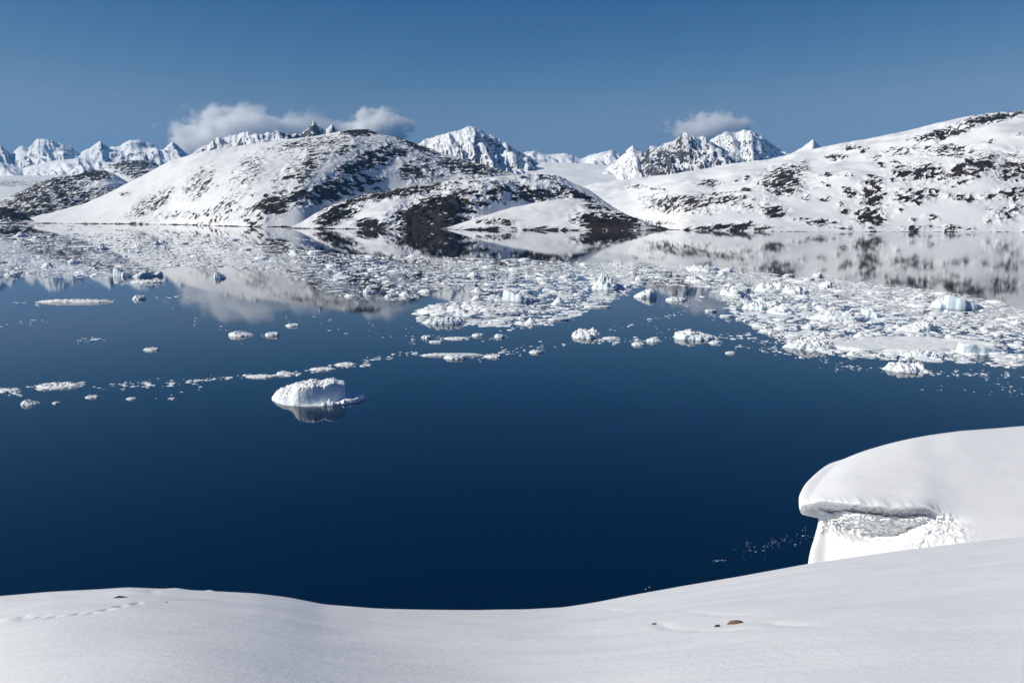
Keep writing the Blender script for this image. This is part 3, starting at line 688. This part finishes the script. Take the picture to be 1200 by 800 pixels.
# ---- other ice one can point to:  px, py of the footprint's middle, width px, depth m factor, height px, shape, rotation, label
named = [
 ('ice_floe', 553, 367, 132, .34, 10, 'rub', 0, 'long rubble covered floe at the centre, widest in the open water'),
 ('ice_floe', 523, 378.5, 50, .3, 7, 'mound', .1, 'white rubble heap on the water just below the long rubble covered floe'),
 ('iceberg', 687, 394, 36, .8, 9, 'rub', 0, 'pointed white berg right of centre with loose ice trailing right'),
 ('iceberg', 816, 396, 50, .5, 8, 'tilt', 0, 'low two humped white berg near the mouth of the right ice pack'),
 ('iceberg', 756, 348, 27, .6, 11, 'tiltr', 0, 'rounded white berg with a dark right side in the bay'),
 ('iceberg', 792, 352, 25, .5, 5.5, 'mound', 0, 'low flat white berg second from left in the bay'),
 ('iceberg', 711, 338, 34, .8, 12, 'peak', 0, 'broad white berg with blue right flank at the edge of the central pack'),
 ('ice_floe', 701, 360, 30, .25, 2, 'slab', 0, 'thin smooth slab pointing into the bay from the central pack'),
 ('ice_floe', 655, 375, 24, .3, 2.5, 'slab', .2, 'thin flat slab at the lower corner of the central pack'),
 ('iceberg', 612, 352, 40, .6, 11, 'wedger', 0, 'white sloping berg with a blue shaded base left in the central pack'),
 ('ice_floe', 530, 416.5, 76, .10, 3.4, 'rub', .02, 'long narrow flat floe below the long rubble covered floe'),
 ('iceberg', 534, 419.5, 27, .5, 6, 'mound', 0, 'round white lump frozen to the long narrow flat floe'),
 ('ice_floe', 578, 418, 20, .5, 4, 'mound', 0, 'small white mound at the right end of the long narrow floe'),
 ('iceberg', 628, 413, 15, .6, 4.5, 'mound', 0, 'small white lump right of the long narrow floe, apart from it'),
 ('iceberg', 1128, 361, 44, .45, 17, 'slabup', 0, 'bright smooth tilted slab, highest at its left, on the right pack edge'),
 ('iceberg', 1100, 360, 18, .7, 13, 'tiltr', .3, 'blue shaded block against the left end of the bright tilted slab'),
 ('ice_floe', 1062, 405, 235, .30, 3.0, 'tray', 0, 'very large flat grey floe with raised rubble rim in the right pack'),
 ('iceberg', 950, 407, 56, .5, 10, 'mound', 0, 'rounded white mound at the left end of the large rimmed floe'),
 ('iceberg', 1152, 413, 62, .30, 12, 'wedger', .15, 'wedge of ice with long blue shaded side on the large rimmed floe'),
 ('iceberg', 1085, 417, 50, .4, 7, 'rub', 0, 'rubble lump with blue base on the front edge of the large rimmed floe'),
 ('iceberg', 1062, 433, 52, .5, 9, 'rub', .1, 'detached white rubble berg floating in front of the right pack'),
 ('iceberg', 1074, 387, 48, .4, 10, 'tiltr', .1, 'jagged berg with dark blue near side behind the large rimmed floe'),
 ('iceberg', 983, 374, 62, .6, 11, 'rub', 0, 'broad bright white rubble mound in the middle of the right pack'),
 ('iceberg', 1022, 371, 24, .8, 11, 'wedger', 0, 'blue shaded block right of the broad bright rubble mound'),
 ('iceberg', 912, 366, 26, .8, 10, 'tiltr', 0, 'small tooth shaped block near the left edge of the right pack'),
 ('iceberg', 893, 362, 44, .5, 8, 'mound', 0, 'long low white mound on the left rim of the right pack'),
 ('iceberg', 858, 345, 28, .8, 11, 'rub', 0, 'bright rubble block at the upper left corner of the right pack'),
 ('iceberg', 905, 341, 40, .6, 10, 'jag', 0, 'jagged white and blue berg just right of the bright corner block'),
 ('iceberg', 932, 343, 30, .7, 10, 'jag', .4, 'second jagged blue berg in the row behind the right pack edge'),
 ('iceberg', 958, 324, 10, .9, 6, 'jag', 0, 'dark blue cube of ice on the upper edge of the right pack'),
 ('iceberg', 967, 336, 16, .8, 8, 'tiltr', 0, 'small dark sided pyramid of ice in the upper right pack'),
 ('iceberg', 824, 317, 34, .6, 7, 'rub', 0, 'white hump breaking the far edge of the pack above the bay'),
 ('iceberg', 850, 319, 16, .8, 6, 'tiltr', 0, 'small dark flanked hump right of the white one on the far edge'),
 ('iceberg', 813, 328, 16, .8, 7, 'jag', 0, 'blue jagged lump below the white hump above the bay'),
 ('iceberg', 149, 323, 26, .8, 11, 'wedge', 0, 'white headed berg at the lower edge of the left pack'),
 ('iceberg', 167, 324, 20, .8, 8, 'tiltr', 0, 'blue shaded block right of the white headed berg'),
 ('iceberg', 184, 323, 14, .8, 6, 'tiltr', .3, 'third blue block in the row right of the white headed berg'),
 ('ice_floe', 172, 331, 34, .3, 3.5, 'rub', 0, 'strip of white rubble just below the white headed berg'),
 ('iceberg', 258, 326, 13, .9, 9, 'wedge', 0, 'lone turquoise sided block in the white hill reflection on the left'),
 ('ice_floe', 88, 354, 84, .12, 4, 'rub', 0, 'long thin line of rubble alone in the blue water at far left'),
 ('iceberg', 163, 350.5, 14, .8, 6, 'mound', 0, 'small dark edged lump right of the long thin rubble line'),
 ('iceberg', 283, 393, 26, .6, 6, 'tilt', 0, 'white berg with a tail on its left in open water above the tall one'),
 ('iceberg', 319, 393, 17, .6, 5.5, 'mound', 0, 'small white dome right of the tailed berg'),
 ('ice_floe', 178, 410, 18, .5, 4, 'mound', 0, 'small white bar of ice alone in the left open water'),
 ('ice_floe', 343, 382, 16, .5, 4, 'mound', 0, 'small humped floe just below the hill reflection'),
 ('iceberg', 36, 473.5, 19, .6, 6, 'tilt', 0, 'largest lump of the low row at the far left, below the ice streak'),
 ('ice_floe', 69, 452.5, 54, .35, 4, 'rub', 0, 'long raft of broken white ice in the streak at the left'),
 ('ice_floe', 11, 458, 26, .5, 3.5, 'rub', 0, 'raft of broken ice cut by the left edge of the photo'),
 ('ice_floe', 108, 465.5, 15, .6, 3.5, 'mound', 0, 'smooth white oval of ice below the left streak'),
 ('ice_floe', 154, 467.5, 11, .6, 3, 'mound', 0, 'small white oval right of the larger oval below the streak'),
 ('ice_floe', 66, 472.5, 9, .6, 3, 'mound', 0, 'tiny lump between the far left lump and the white oval'),
 ('ice_floe', 405, 427.5, 24, .5, 3.5, 'mound', 0, 'oval white floe above the right end of the tall iceberg'),
 ('ice_floe', 378, 433, 28, .4, 3.5, 'rub', 0, 'broken white floe above the middle of the tall iceberg'),
 ('ice_floe', 336, 438.5, 24, .4, 4, 'tilt', 0, 'white floe with a long right tail above the left end of the tall iceberg'),
 ('ice_floe', 306, 441.5, 34, .3, 3, 'rub', 0, 'thin white streak of floe at the upper left of the tall iceberg'),
 ('ice_floe', 500, 396, 12, .6, 4.5, 'mound', 0, 'small block left in the group above the long narrow floe'),
 ('ice_floe', 535, 397, 30, .3, 3, 'rub', 0, 'thin rubble floe in the middle of the group above the narrow floe'),
 ('ice_floe', 560, 393.5, 14, .5, 4, 'mound', 0, 'small floe second from right above the long narrow floe'),
 ('ice_floe', 585, 395, 12, .7, 5, 'mound', 0, 'rounded lump at the right of the group above the narrow floe'),
 ('ice_floe', 511, 401, 17, .3, 3, 'rub', 0, 'lowest flat piece left in the group above the narrow floe'),
 ('ice_floe', 748, 404, 16, .6, 4.5, 'mound', 0, 'small block trailing right of the pointed white berg'),
 ('ice_floe', 767, 400, 17, .5, 4.5, 'tilt', 0, 'humped block further right of the pointed white berg'),
 ('ice_floe', 716, 396.5, 20, .3, 3, 'rub', 0, 'flat piece touching the right side of the pointed white berg'),
 ('ice_floe', 838, 402, 14, .6, 4, 'mound', 0, 'small lump under the right end of the two humped berg'),
 ('ice_floe', 856, 414, 12, .5, 3.5, 'mound', 0, 'small floe below right of the two humped berg'),
 ('ice_floe', 852, 371, 16, .4, 2.5, 'slab', 0, 'thin pale floe drifting in the channel left of the right pack'),
 ('ice_floe', 868, 374.5, 12, .4, 2.5, 'slab', 0, 'thin floe nearest the right pack in the channel'),
 ('ice_floe', 833, 365, 14, .4, 2.5, 'slab', .2, 'thin angled floe highest in the channel by the right pack'),
]
def shape(kind, h):
    return {'mound': mound(h * .78), 'slab': slab(h), 'rub': mound(h * .55, 2.5), 'tilt': tilted(h), 'tiltr': tilted(h, False), 'wedge': wedge(h, -1), 'wedger': wedge(h, -1),
            'slabup': wedge(h, -.95), 'tray': tray(h * .45, h * 1.1), 'peak': (lambda U, V, r_: h * .85 * np.exp(-(np.abs(U + .05) / .55) ** 3 - (V / .8) ** 2) + .16 * h), 'jag': mound(h * .6, 2.0)}[kind]
cr_of = {'mound': .6, 'slab': .12, 'rub': .9, 'tilt': .4, 'tiltr': .35, 'wedge': .3, 'wedger': .25, 'slabup': .04, 'tray': .35, 'peak': .8, 'jag': .85}
occupied = []
for i, (nm, px, py, wpx, dr, hpx, kd, rz, lab) in enumerate(named):
    a = px2m(px, py, wpx) / 2; h = px2m(px, py, hpx)
    # the deepest a footprint may be: keep its foreshortened height in the picture natural
    b = a * dr * (1.45 if wpx < 100 else 1.5)
    if wpx < 34:
        h *= .8
        kd = 'rub' if kd == 'mound' else kd
    big = wpx > 40
    me = berg_mesh(nm, (120 if big else 64, 60 if big else 32), a, b, shape(kd, h), seed=400 + i * 7, craggy=cr_of[kd] * (1.25 if wpx < 60 and kd != 'slabup' else 1), edge=0.6 if kd not in ('slab', 'slabup') else 0.3)
    o = place(nm, me, px, py, rz)
    tag(o, lab, 'iceberg' if nm == 'iceberg' else 'ice floe')
    occupied.append((px, py, wpx / 2, wpx / 2 * dr * .25 + 2))

# ------------------------------------------------------------------ ice pack: where it lies (traced on the photograph, laid on the water)
def poly(name_pts):
    return np.array(name_pts, float)
PACK = poly([(-90, 276), (0, 274), (120, 273), (250, 277), (330, 282), (400, 298), (500, 301), (600, 303), (700, 309), (800, 311), (850, 315), (950, 325), (1050, 335), (1130, 345), (1165, 352), (1200, 364), (1290, 380),
             (1290, 440), (1200, 433), (1150, 427), (1100, 422), (1030, 422), (980, 417), (935, 410), (915, 402), (905, 392), (880, 381), (862, 370), (850, 356), (842, 343), (815, 336), (770, 334), (742, 338), (724, 350), (700, 360),
             (672, 372), (640, 381), (600, 383), (510, 381), (490, 376), (486, 366), (500, 358), (545, 352), (563, 343), (545, 339), (510, 343), (470, 352), (420, 351), (385, 343), (345, 330), (300, 318), (250, 313), (205, 314),
             (150, 323), (120, 326), (60, 325), (0, 323), (-90, 326)])
def inside(P, x, y):
    r_ = np.zeros(x.shape, bool); n = len(P); j = n - 1
    for i in range(n):
        xi, yi = P[i]; xj, yj = P[j]
        c = ((yi > y) != (yj > y)) & (x < (xj - xi) * (y - yi) / (yj - yi + 1e-9) + xi)
        r_ ^= c; j = i
    return r_
thin = [  # cx, cy, rx, ry, how open (1 = bare water)
 (15, 293, 30, 4.5, .85), (75, 296, 34, 5, .7), (110, 297, 40, 4, .4), (30, 305, 60, 4, .5), (290, 325, 80, 12, .93), (370, 340, 70, 11, .88), (450, 346, 45, 8, .75), (440, 330, 40, 5, .3), (520, 342, 40, 5, .7),
 (385, 290, 35, 5, .6), (330, 284, 30, 2.5, .4), (470, 322, 26, 3, .5), (530, 326, 40, 3, .4), (640, 362, 30, 4, .4), (585, 343, 16, 4, .6), (640, 312, 30, 3, .35), (1165, 372, 40, 14, .45), (1120, 392, 30, 5, .5),
 (1180, 400, 30, 8, .35), (1075, 403, 70, 7, .9), (830, 332, 25, 3, .5), (660, 350, 60, 5, .25), (705, 342, 30, 3, .35), (1010, 398, 40, 4, .4), (560, 332, 20, 4, .4), (1040, 352, 40, 4, .25)]
def density(x, y):
    d = inside(PACK, x, y).astype(float)
    for (cx, cy, rx, ry, k) in thin:
        d = d * (1 - k * np.exp(-(((x - cx) / rx) ** 2 + ((y - cy) / ry) ** 2)))
    yy = np.maximum(y - 250, 5)
    pat = fbm(x / 26, 300 / yy * 9, 3, 501)
    d = d * np.clip(0.82 + 1.7 * pat + .35 * fbm(x / 9, 300 / yy * 26, 2, 505), 0.10, 1)
    return d
n = 150000
cx = RNG.uniform(-90, 1290, n); cy = RNG.uniform(268, 442, n)
# more candidates far away, where the pieces show smaller
keep = RNG.random(n) < density(cx, cy) * np.clip(1.15 - (cy - 270) / 230, 0.45, 1)
cx, cy = cx[keep], cy[keep]
wp = np.exp(RNG.normal(1.08, 0.62, len(cx)))            # width in photo pixels
wp = np.clip(wp * (0.85 + 0.6 * sstep(290, 410, cy)), 1.0, 16)
# loose pieces along streaks: x0,y0,x1,y1,spread_y,count,mean width
streaks = [(0, 354, 30, 355, 1, 14, 2.5), (40, 357, 135, 351, 1.8, 60, 3), (120, 351, 145, 351, 1, 6, 2.5), (175, 349, 222, 347, 1, 14, 3), (0, 385, 60, 372, 8, 10, 2.5), (90, 400, 125, 396, 3, 22, 3.5), (190, 360, 300, 400, 10, 26, 2.2),
           (300, 372, 480, 392, 9, 34, 3), (265, 395, 330, 391, 2, 14, 3), (0, 455, 26, 462, 4, 40, 4), (28, 454, 44, 452, 1.5, 12, 4), (44, 455, 100, 451, 3.5, 70, 4.5), (110, 455, 150, 450, 3, 16, 3.5), (140, 452, 240, 446, 4, 90, 4.2),
           (215, 447, 300, 440, 2.6, 66, 4), (240, 455, 180, 470, 6, 10, 3), (300, 442, 350, 438, 2, 40, 4.5), (350, 436, 425, 427, 3, 60, 4.5), (420, 425, 475, 415, 3, 34, 4), (470, 414, 560, 419, 3, 70, 4), (560, 418, 640, 404, 5, 44, 4),
           (480, 400, 600, 392, 5, 60, 3.5), (595, 415, 680, 402, 2.5, 24, 2.8), (672, 396, 720, 400, 4, 44, 4.5), (700, 400, 780, 398, 4, 60, 4), (720, 386, 800, 366, 3, 46, 2.8), (770, 388, 860, 392, 5, 20, 3), (790, 397, 905, 392, 3, 40, 4), (830, 402, 930, 414, 4, 40, 3.8),
           (800, 356, 860, 378, 5, 40, 3.2), (740, 344, 850, 350, 4, 40, 3.5), (860, 395, 910, 402, 4, 34, 4), (900, 408, 1010, 432, 4, 70, 3.4), (960, 433, 1060, 432, 3, 30, 3), (1040, 430, 1090, 436, 4, 60, 4.5), (1090, 436, 1200, 440, 4, 70, 3.4), (1150, 440, 1200, 466, 6, 30, 2.6), (1080, 455, 1200, 462, 8, 14, 2),
           (860, 640, 960, 632, 9, 60, 1.1), (835, 657, 850, 656, 2, 12, 1.2), (955, 620, 870, 650, 9, 40, 1), (-60, 452, 0, 458, 4, 50, 4), (1200, 440, 1290, 470, 8, 40, 3.5), (0, 268, 200, 271, 1.3, 150, 3), (200, 272, 340, 274, 1.2, 60, 2.6),
           (0, 263.5, 120, 266, .8, 120, 4), (30, 262, 200, 265, .6, 60, 4), (330, 276, 400, 287, 2, 70, 3.2), (600, 304.5, 705, 309.5, .6, 90, 4), (880, 286, 1150, 300, 8, 6, 1.6), (205, 318, 310, 343, 5, 60, 2.5), (255, 341, 285, 343, 1, 24, 2.5), (20, 330, 150, 330, 4, 24, 2.5),
           (140, 333, 200, 335, 2, 30, 3), (500, 377, 640, 380, 3, 90, 3.8), (600, 384, 670, 374, 3, 60, 3.6), (440, 352, 560, 342, 3, 60, 2.6), (756, 690, 762, 687, 1, 3, 1.5)]
sx, sy, sw = [], [], []
for (x0, y0, x1, y1, sp, cnt, mw) in streaks:
    u = RNG.random(cnt)
    u = u + 0.06 * np.sin(u * 23 + x0)
    sx.append(x0 + (x1 - x0) * u + RNG.normal(0, 1.2, cnt)); sy.append(y0 + (y1 - y0) * u + RNG.normal(0, sp * .5, cnt))
    sw.append(np.clip(mw * np.exp(RNG.normal(-.25, .45, cnt)), .7, mw * 2.6))
cx = np.concatenate([cx] + sx); cy = np.concatenate([cy] + sy); wp = np.concatenate([wp] + sw)
ok = np.ones(len(cx), bool)
for (ox, oy, ow, oh) in occupied[:16]:
    ok &= ~((((cx - ox) / (ow * .9)) ** 2 + ((cy - oy) / oh) ** 2) < 1)
cx, cy, wp = cx[ok], cy[ok], wp[ok]
WX, WY = on_water(cx, cy)
half = wp * WY / cP / F / 2
print('ice pieces', len(cx))

# ---- small irregular chunk templates (about 20 faces)
def chunk_template(seed):
    g = np.random.default_rng(seed); k = 7
    th = np.sort(g.random(k) * 2 * np.pi * 0.25 + np.linspace(0, 2 * np.pi, k, endpoint=False))
    ro = g.uniform(.75, 1.15, k)
    flat = g.random() < 0.60
    h = g.uniform(.06, .14) if flat else g.uniform(.18, .44)
    ins = g.uniform(.80, .95) if flat else g.uniform(.35, .75)
    bot = np.stack([ro * np.cos(th), ro * np.sin(th), -0.12 + 0 * th], -1)
    topz = h * (g.uniform(.85, 1.1, k) if flat else g.uniform(.35, 1.1, k))
    off = g.uniform(-.18, .18, 2) * (0 if flat else 1)
    top = np.stack([ro * ins * np.cos(th) + off[0], ro * ins * np.sin(th) + off[1], topz], -1)
    cen = np.array([[off[0], off[1], h * (1.02 if flat else g.uniform(.9, 1.35))]])
    V = np.concatenate([bot, top, cen])
    f = []
    for i in range(k):
        j = (i + 1) % k
        f += [(i, j, k + j), (i, k + j, k + i), (k + i, k + j, 2 * k)]
    return V, np.array(f)
TPL = [chunk_template(900 + i) for i in range(36)]

# the 300 less the named ones that show largest are objects of their own
order = np.argsort(-wp * np.where((cx > -5) & (cx < 1205) & (cy < 600), 1, 0))
n_ind = 300 - len(named)
ind = order[:n_ind]
rest = np.ones(len(cx), bool); rest[ind] = False

Vs, Fs, base = [], [], 0
tid = RNG.integers(0, len(TPL), len(cx))
for k, (TV, TF) in enumerate(TPL):
    sel = np.where(rest & (tid == k))[0]
    if not len(sel): continue
    a = RNG.random(len(sel)) * 2 * np.pi; c, s_ = np.cos(a)[:, None], np.sin(a)[:, None]
    el = RNG.uniform(.7, 1.7, len(sel))[:, None]
    x = TV[None, :, 0] * np.ones_like(c); y = TV[None, :, 1] * el
    hs = half[sel][:, None]
    P = np.stack([(x * c - y * s_) * hs + WX[sel][:, None], (x * s_ + y * c) * hs + WY[sel][:, None], TV[None, :, 2] * hs * RNG.uniform(.35, .9, len(sel))[:, None]], -1)
    nv_ = TV.shape[0]
    Vs.append(P.reshape(-1, 3)); Fs.append((TF[None] + (np.arange(len(sel)) * nv_)[:, None, None] + base).reshape(-1, 3)); base += len(sel) * nv_
me = mesh_np('brash_ice', np.concatenate(Vs), np.concatenate(Fs), False)
o = link('brash_ice', me, M_BRASH); tag(o, 'crowded small broken ice covering the far half of the fjord', 'brash ice', kind='stuff')

# ---- thin floes and slush between them
n = 2600
qx = RNG.uniform(-90, 1290, n); qy = RNG.uniform(270, 436, n)
kp = RNG.random(n) < density(qx, qy) ** 1.5 * 1.1
qx, qy = qx[kp], qy[kp]; qX, qY = on_water(qx, qy)
qa = np.exp(RNG.normal(2.1, .5, len(qx))) * qY / cP / F / 2; K = 16
th = np.linspace(0, 2 * np.pi, K, endpoint=False)[None]
ro = 1 + .5 * fbm(np.cos(th) * 1.5 + qx[:, None], np.sin(th) * 1.5 + qy[:, None], 4, 601, .65)
hh = (RNG.uniform(.05, .30, len(qx)))[:, None]
asp = RNG.uniform(.9, 2.2, len(qx))[:, None]
cosr, sinr = np.cos(qx * 7)[:, None], np.sin(qx * 7)[:, None]
def ring(sc, z):
    a_x = ro * np.cos(th) * sc; a_y = ro * np.sin(th) * sc * asp
    return np.stack([(a_x * cosr - a_y * sinr) * qa[:, None] + qX[:, None], (a_x * sinr + a_y * cosr) * qa[:, None] + qY[:, None], z + 0 * a_x], -1)
P = np.concatenate([ring(1.0, -.15), ring(.99, hh), ring(.5, hh + .12 * RNG.random((len(qx), K)) * qa[:, None] ** .5)], 1)
one = []
for j in range(K):
    j2 = (j + 1) % K; one += [(j, j2, K + j2), (j, K + j2, K + j), (K + j, K + j2, 2 * K + j2), (K + j, 2 * K + j2, 2 * K + j)]
for j in range(1, K - 1): one.append((2 * K, 2 * K + j, 2 * K + j + 1))
one = np.array(one)
me = mesh_np('slush_ice', P.reshape(-1, 3), (one[None] + (np.arange(len(qx)) * 3 * K)[:, None, None]).reshape(-1, 3), False)
o = link('slush_ice', me, M_SLUSH); tag(o, 'thin grey white sheets of slush and flat ice between the brash', 'slush ice', kind='stuff')

# ---- individual floes
proto = {}
kinds = [('flat', 'slab', .25, .12), ('rounded', 'mound', .55, .45), ('rugged', 'rub', .75, .9), ('tilted', 'tilt', .65, .4), ('peaked', 'peak', .9, .4)]
for kn, kd, h, cr in kinds:
    proto[kn] = [berg_mesh('ice_floe', (34, 18), 1.0, .62, shape(kd, h * (.85 + .12 * q)), seed=1200 + q * 31 + len(kn), mat=M_BRASH, craggy=cr, edge=.75, sub=-.15) for q in range(4)]
SHORT = {0: 'long rubble covered floe', 2: 'pointed white berg', 3: 'two humped berg', 4: 'dark sided berg in the bay', 6: 'broad berg with blue right flank', 9: 'sloping berg in the central pack',
         10: 'long narrow flat floe', 14: 'bright tilted slab', 17: 'mound left of the rimmed floe', 18: 'wedge on the rimmed floe', 20: 'detached rubble berg at right', 21: 'jagged berg behind the rimmed floe',
         22: 'bright rubble mound at right', 24: 'tooth shaped block', 26: 'bright corner block', 27: 'jagged white and blue berg', 29: 'dark blue cube', 31: 'white hump above the bay', 34: 'white headed berg',
         38: 'lone turquoise sided block', 39: 'long thin rubble line', 41: 'tailed berg', 43: 'small bar in the left water', 45: 'lump at the far left', 46: 'raft in the left streak', 51: 'oval floe above the tall iceberg'}
extra = [(60, 280, 'rocky point at the left shore'), (230, 285, 'snowy shore at left'), (350, 290, 'near end of the left shore'), (430, 315, 'reflected dark headland'), (520, 320, 'reflected black rocks'), (190, 450, 'ice streak at left'), (660, 322, 'reflected white knoll')]
lm = [(named[k][1], named[k][2], v) for k, v in SHORT.items()] + extra
groups = {}
for i in ind:
    d = [((cx[i] - a) ** 2 + ((cy[i] - b) * 2.2) ** 2) for a, b, _ in lm]
    k = int(np.argmin(d)); dx = cx[i] - lm[k][0]; dy = (cy[i] - lm[k][1]) * 2.2
    way = ('right of' if dx > 0 else 'left of') if abs(dx) > abs(dy) else ('below' if dy > 0 else 'above')
    kn = kinds[[0, 1, 2, 1, 3, 4, 0, 2][int(RNG.integers(0, 8))]][0]
    groups.setdefault((kn, way, lm[k][2]), []).append((min(d), int(i)))
ordinal = ['nearest', 'second nearest', 'third nearest', 'fourth nearest', 'fifth nearest', 'sixth nearest', 'seventh nearest', 'eighth nearest', 'ninth nearest', 'tenth nearest']
q = 0
for (kn, way, lmk), lst in groups.items():
    lst.sort()
    for rk, (_, i) in enumerate(lst):
        me = proto[kn][q % 4]; q += 1
        o = bpy.data.objects.new('ice_floe', me); COL.objects.link(o)
        o.location = (float(WX[i]), float(WY[i]), 0); s_ = float(half[i]); o.scale = (s_, s_ * random.uniform(.7, 1.2), s_ * random.uniform(.4, .78))
        o.rotation_euler = (0, 0, random.uniform(-.7, .7) + (math.pi if random.random() < .5 and kn != 'tilted' else 0))
        lab = f'{kn} white floe {way} the {lmk}' if len(lst) == 1 else f'{kn} white floe {way} the {lmk}, {ordinal[min(rk, 9)]}'
        tag(o, lab, 'ice floe', 'ice floes of the drifting pack')

# ------------------------------------------------------------------ haze
def volume_mat(name, density=None, color=(1, 1, 1), aniso=0.0):
    m, t, out = new_mat(name)
    v = N(t, 'ShaderNodeVolumePrincipled'); v.inputs['Color'].default_value = (*color, 1)
    v.inputs['Anisotropy'].default_value = aniso
    t.links.new(v.outputs[0], out.inputs['Volume'])
    if density is not None: v.inputs['Density'].default_value = density
    return m, t, v
m, t, v = volume_mat('haze', 1.25e-5, (0.16, 0.52, 1.0), 0.0)
hz0 = (-41000, -4000, -5); hz1 = (41000, 26000, 2500)
V = [(x, y, z) for x in (hz0[0], hz1[0]) for y in (hz0[1], hz1[1]) for z in (hz0[2], hz1[2])]
me = mesh_np('haze', V, [(0, 1, 3, 2), (4, 6, 7, 5), (0, 4, 5, 1), (2, 3, 7, 6), (0, 2, 6, 4), (1, 5, 7, 3)], False)
o = link('haze', me, m); o['kind'] = 'stuff'; o['label'] = 'thin blue haze in the air over the whole fjord'; o['category'] = 'haze'

# ------------------------------------------------------------------ clouds, beyond the far face of the haze
def cloud(px, py, wpx, hpx, dens, seed, label, Yc=30500, lobes=9, soft=.26):
    t0, e0 = ray(px, py); X0, Z0 = float(t0 * Yc), float(CZ + e0 * Yc)
    a = wpx / F * Yc / 2; h = hpx / F * Yc / 2; b = a * 0.35
    # closed, uneven hull
    nu, nv = 40, 20
    th = np.linspace(0, 2 * np.pi, nu, endpoint=False)[None]; ph = np.linspace(0.02, math.pi - .02, nv)[:, None]
    rr = 1 + 0.0 * th
    P = np.stack([a * np.sin(ph) * np.cos(th), b * np.sin(ph) * np.sin(th), h * np.cos(ph) + 0 * th], -1).reshape(-1, 3)
    f = [(i * nu + j, (i + 1) * nu + j, (i + 1) * nu + (j + 1) % nu, i * nu + (j + 1) % nu) for i in range(nv - 1) for j in range(nu)]
    me = mesh_np('cloud', P, f)
    m, t, v = volume_mat('cloud_vapour', None, (1, 1, 1), 0.2)
    tc = N(t, 'ShaderNodeTexCoord').outputs['Object']
    q = scalev(t, tc, (1 / a, 1 / b, 1 / h))
    ln = N(t, 'ShaderNodeVectorMath', operation='LENGTH'); t.links.new(q, ln.inputs[0])
    n1 = noise(t, scalev(t, tc, (1, 1, 1.4)), 1 / (h * 1.1), 6, 0.62)
    body = math_(t, 'SUBTRACT', 1.0, ln.outputs['Value'])
    val = math_(t, 'ADD', body, math_(t, 'MULTIPLY', math_(t, 'SUBTRACT', n1, 0.52), 2.6))
    d = math_(t, 'MULTIPLY', math_(t, 'MULTIPLY', maprange(t, val, 0.15, 0.15 + soft), maprange(t, ln.outputs['Value'], 0.98, 0.7)), dens)
    t.links.new(d, v.inputs['Density'])
    me.materials.append(m)
    o = bpy.data.objects.new('cloud', me); COL.objects.link(o); o.location = (X0, Yc, Z0)
    tag(o, label, 'cloud')
cloud(268, 158, 200, 84, 0.0055, 1, 'long pale cloud trailing over the jagged ridge on the left')
cloud(352, 152, 120, 54, 0.0018, 2, 'thin veil of cloud around the twin rock spires')
cloud(438, 150, 104, 58, 0.010, 3, 'bright puffy cloud just behind the top of the broad hill')
cloud(830, 150, 122, 46, 0.005, 4, 'small pale cloud resting on the rocky mountain at the right')
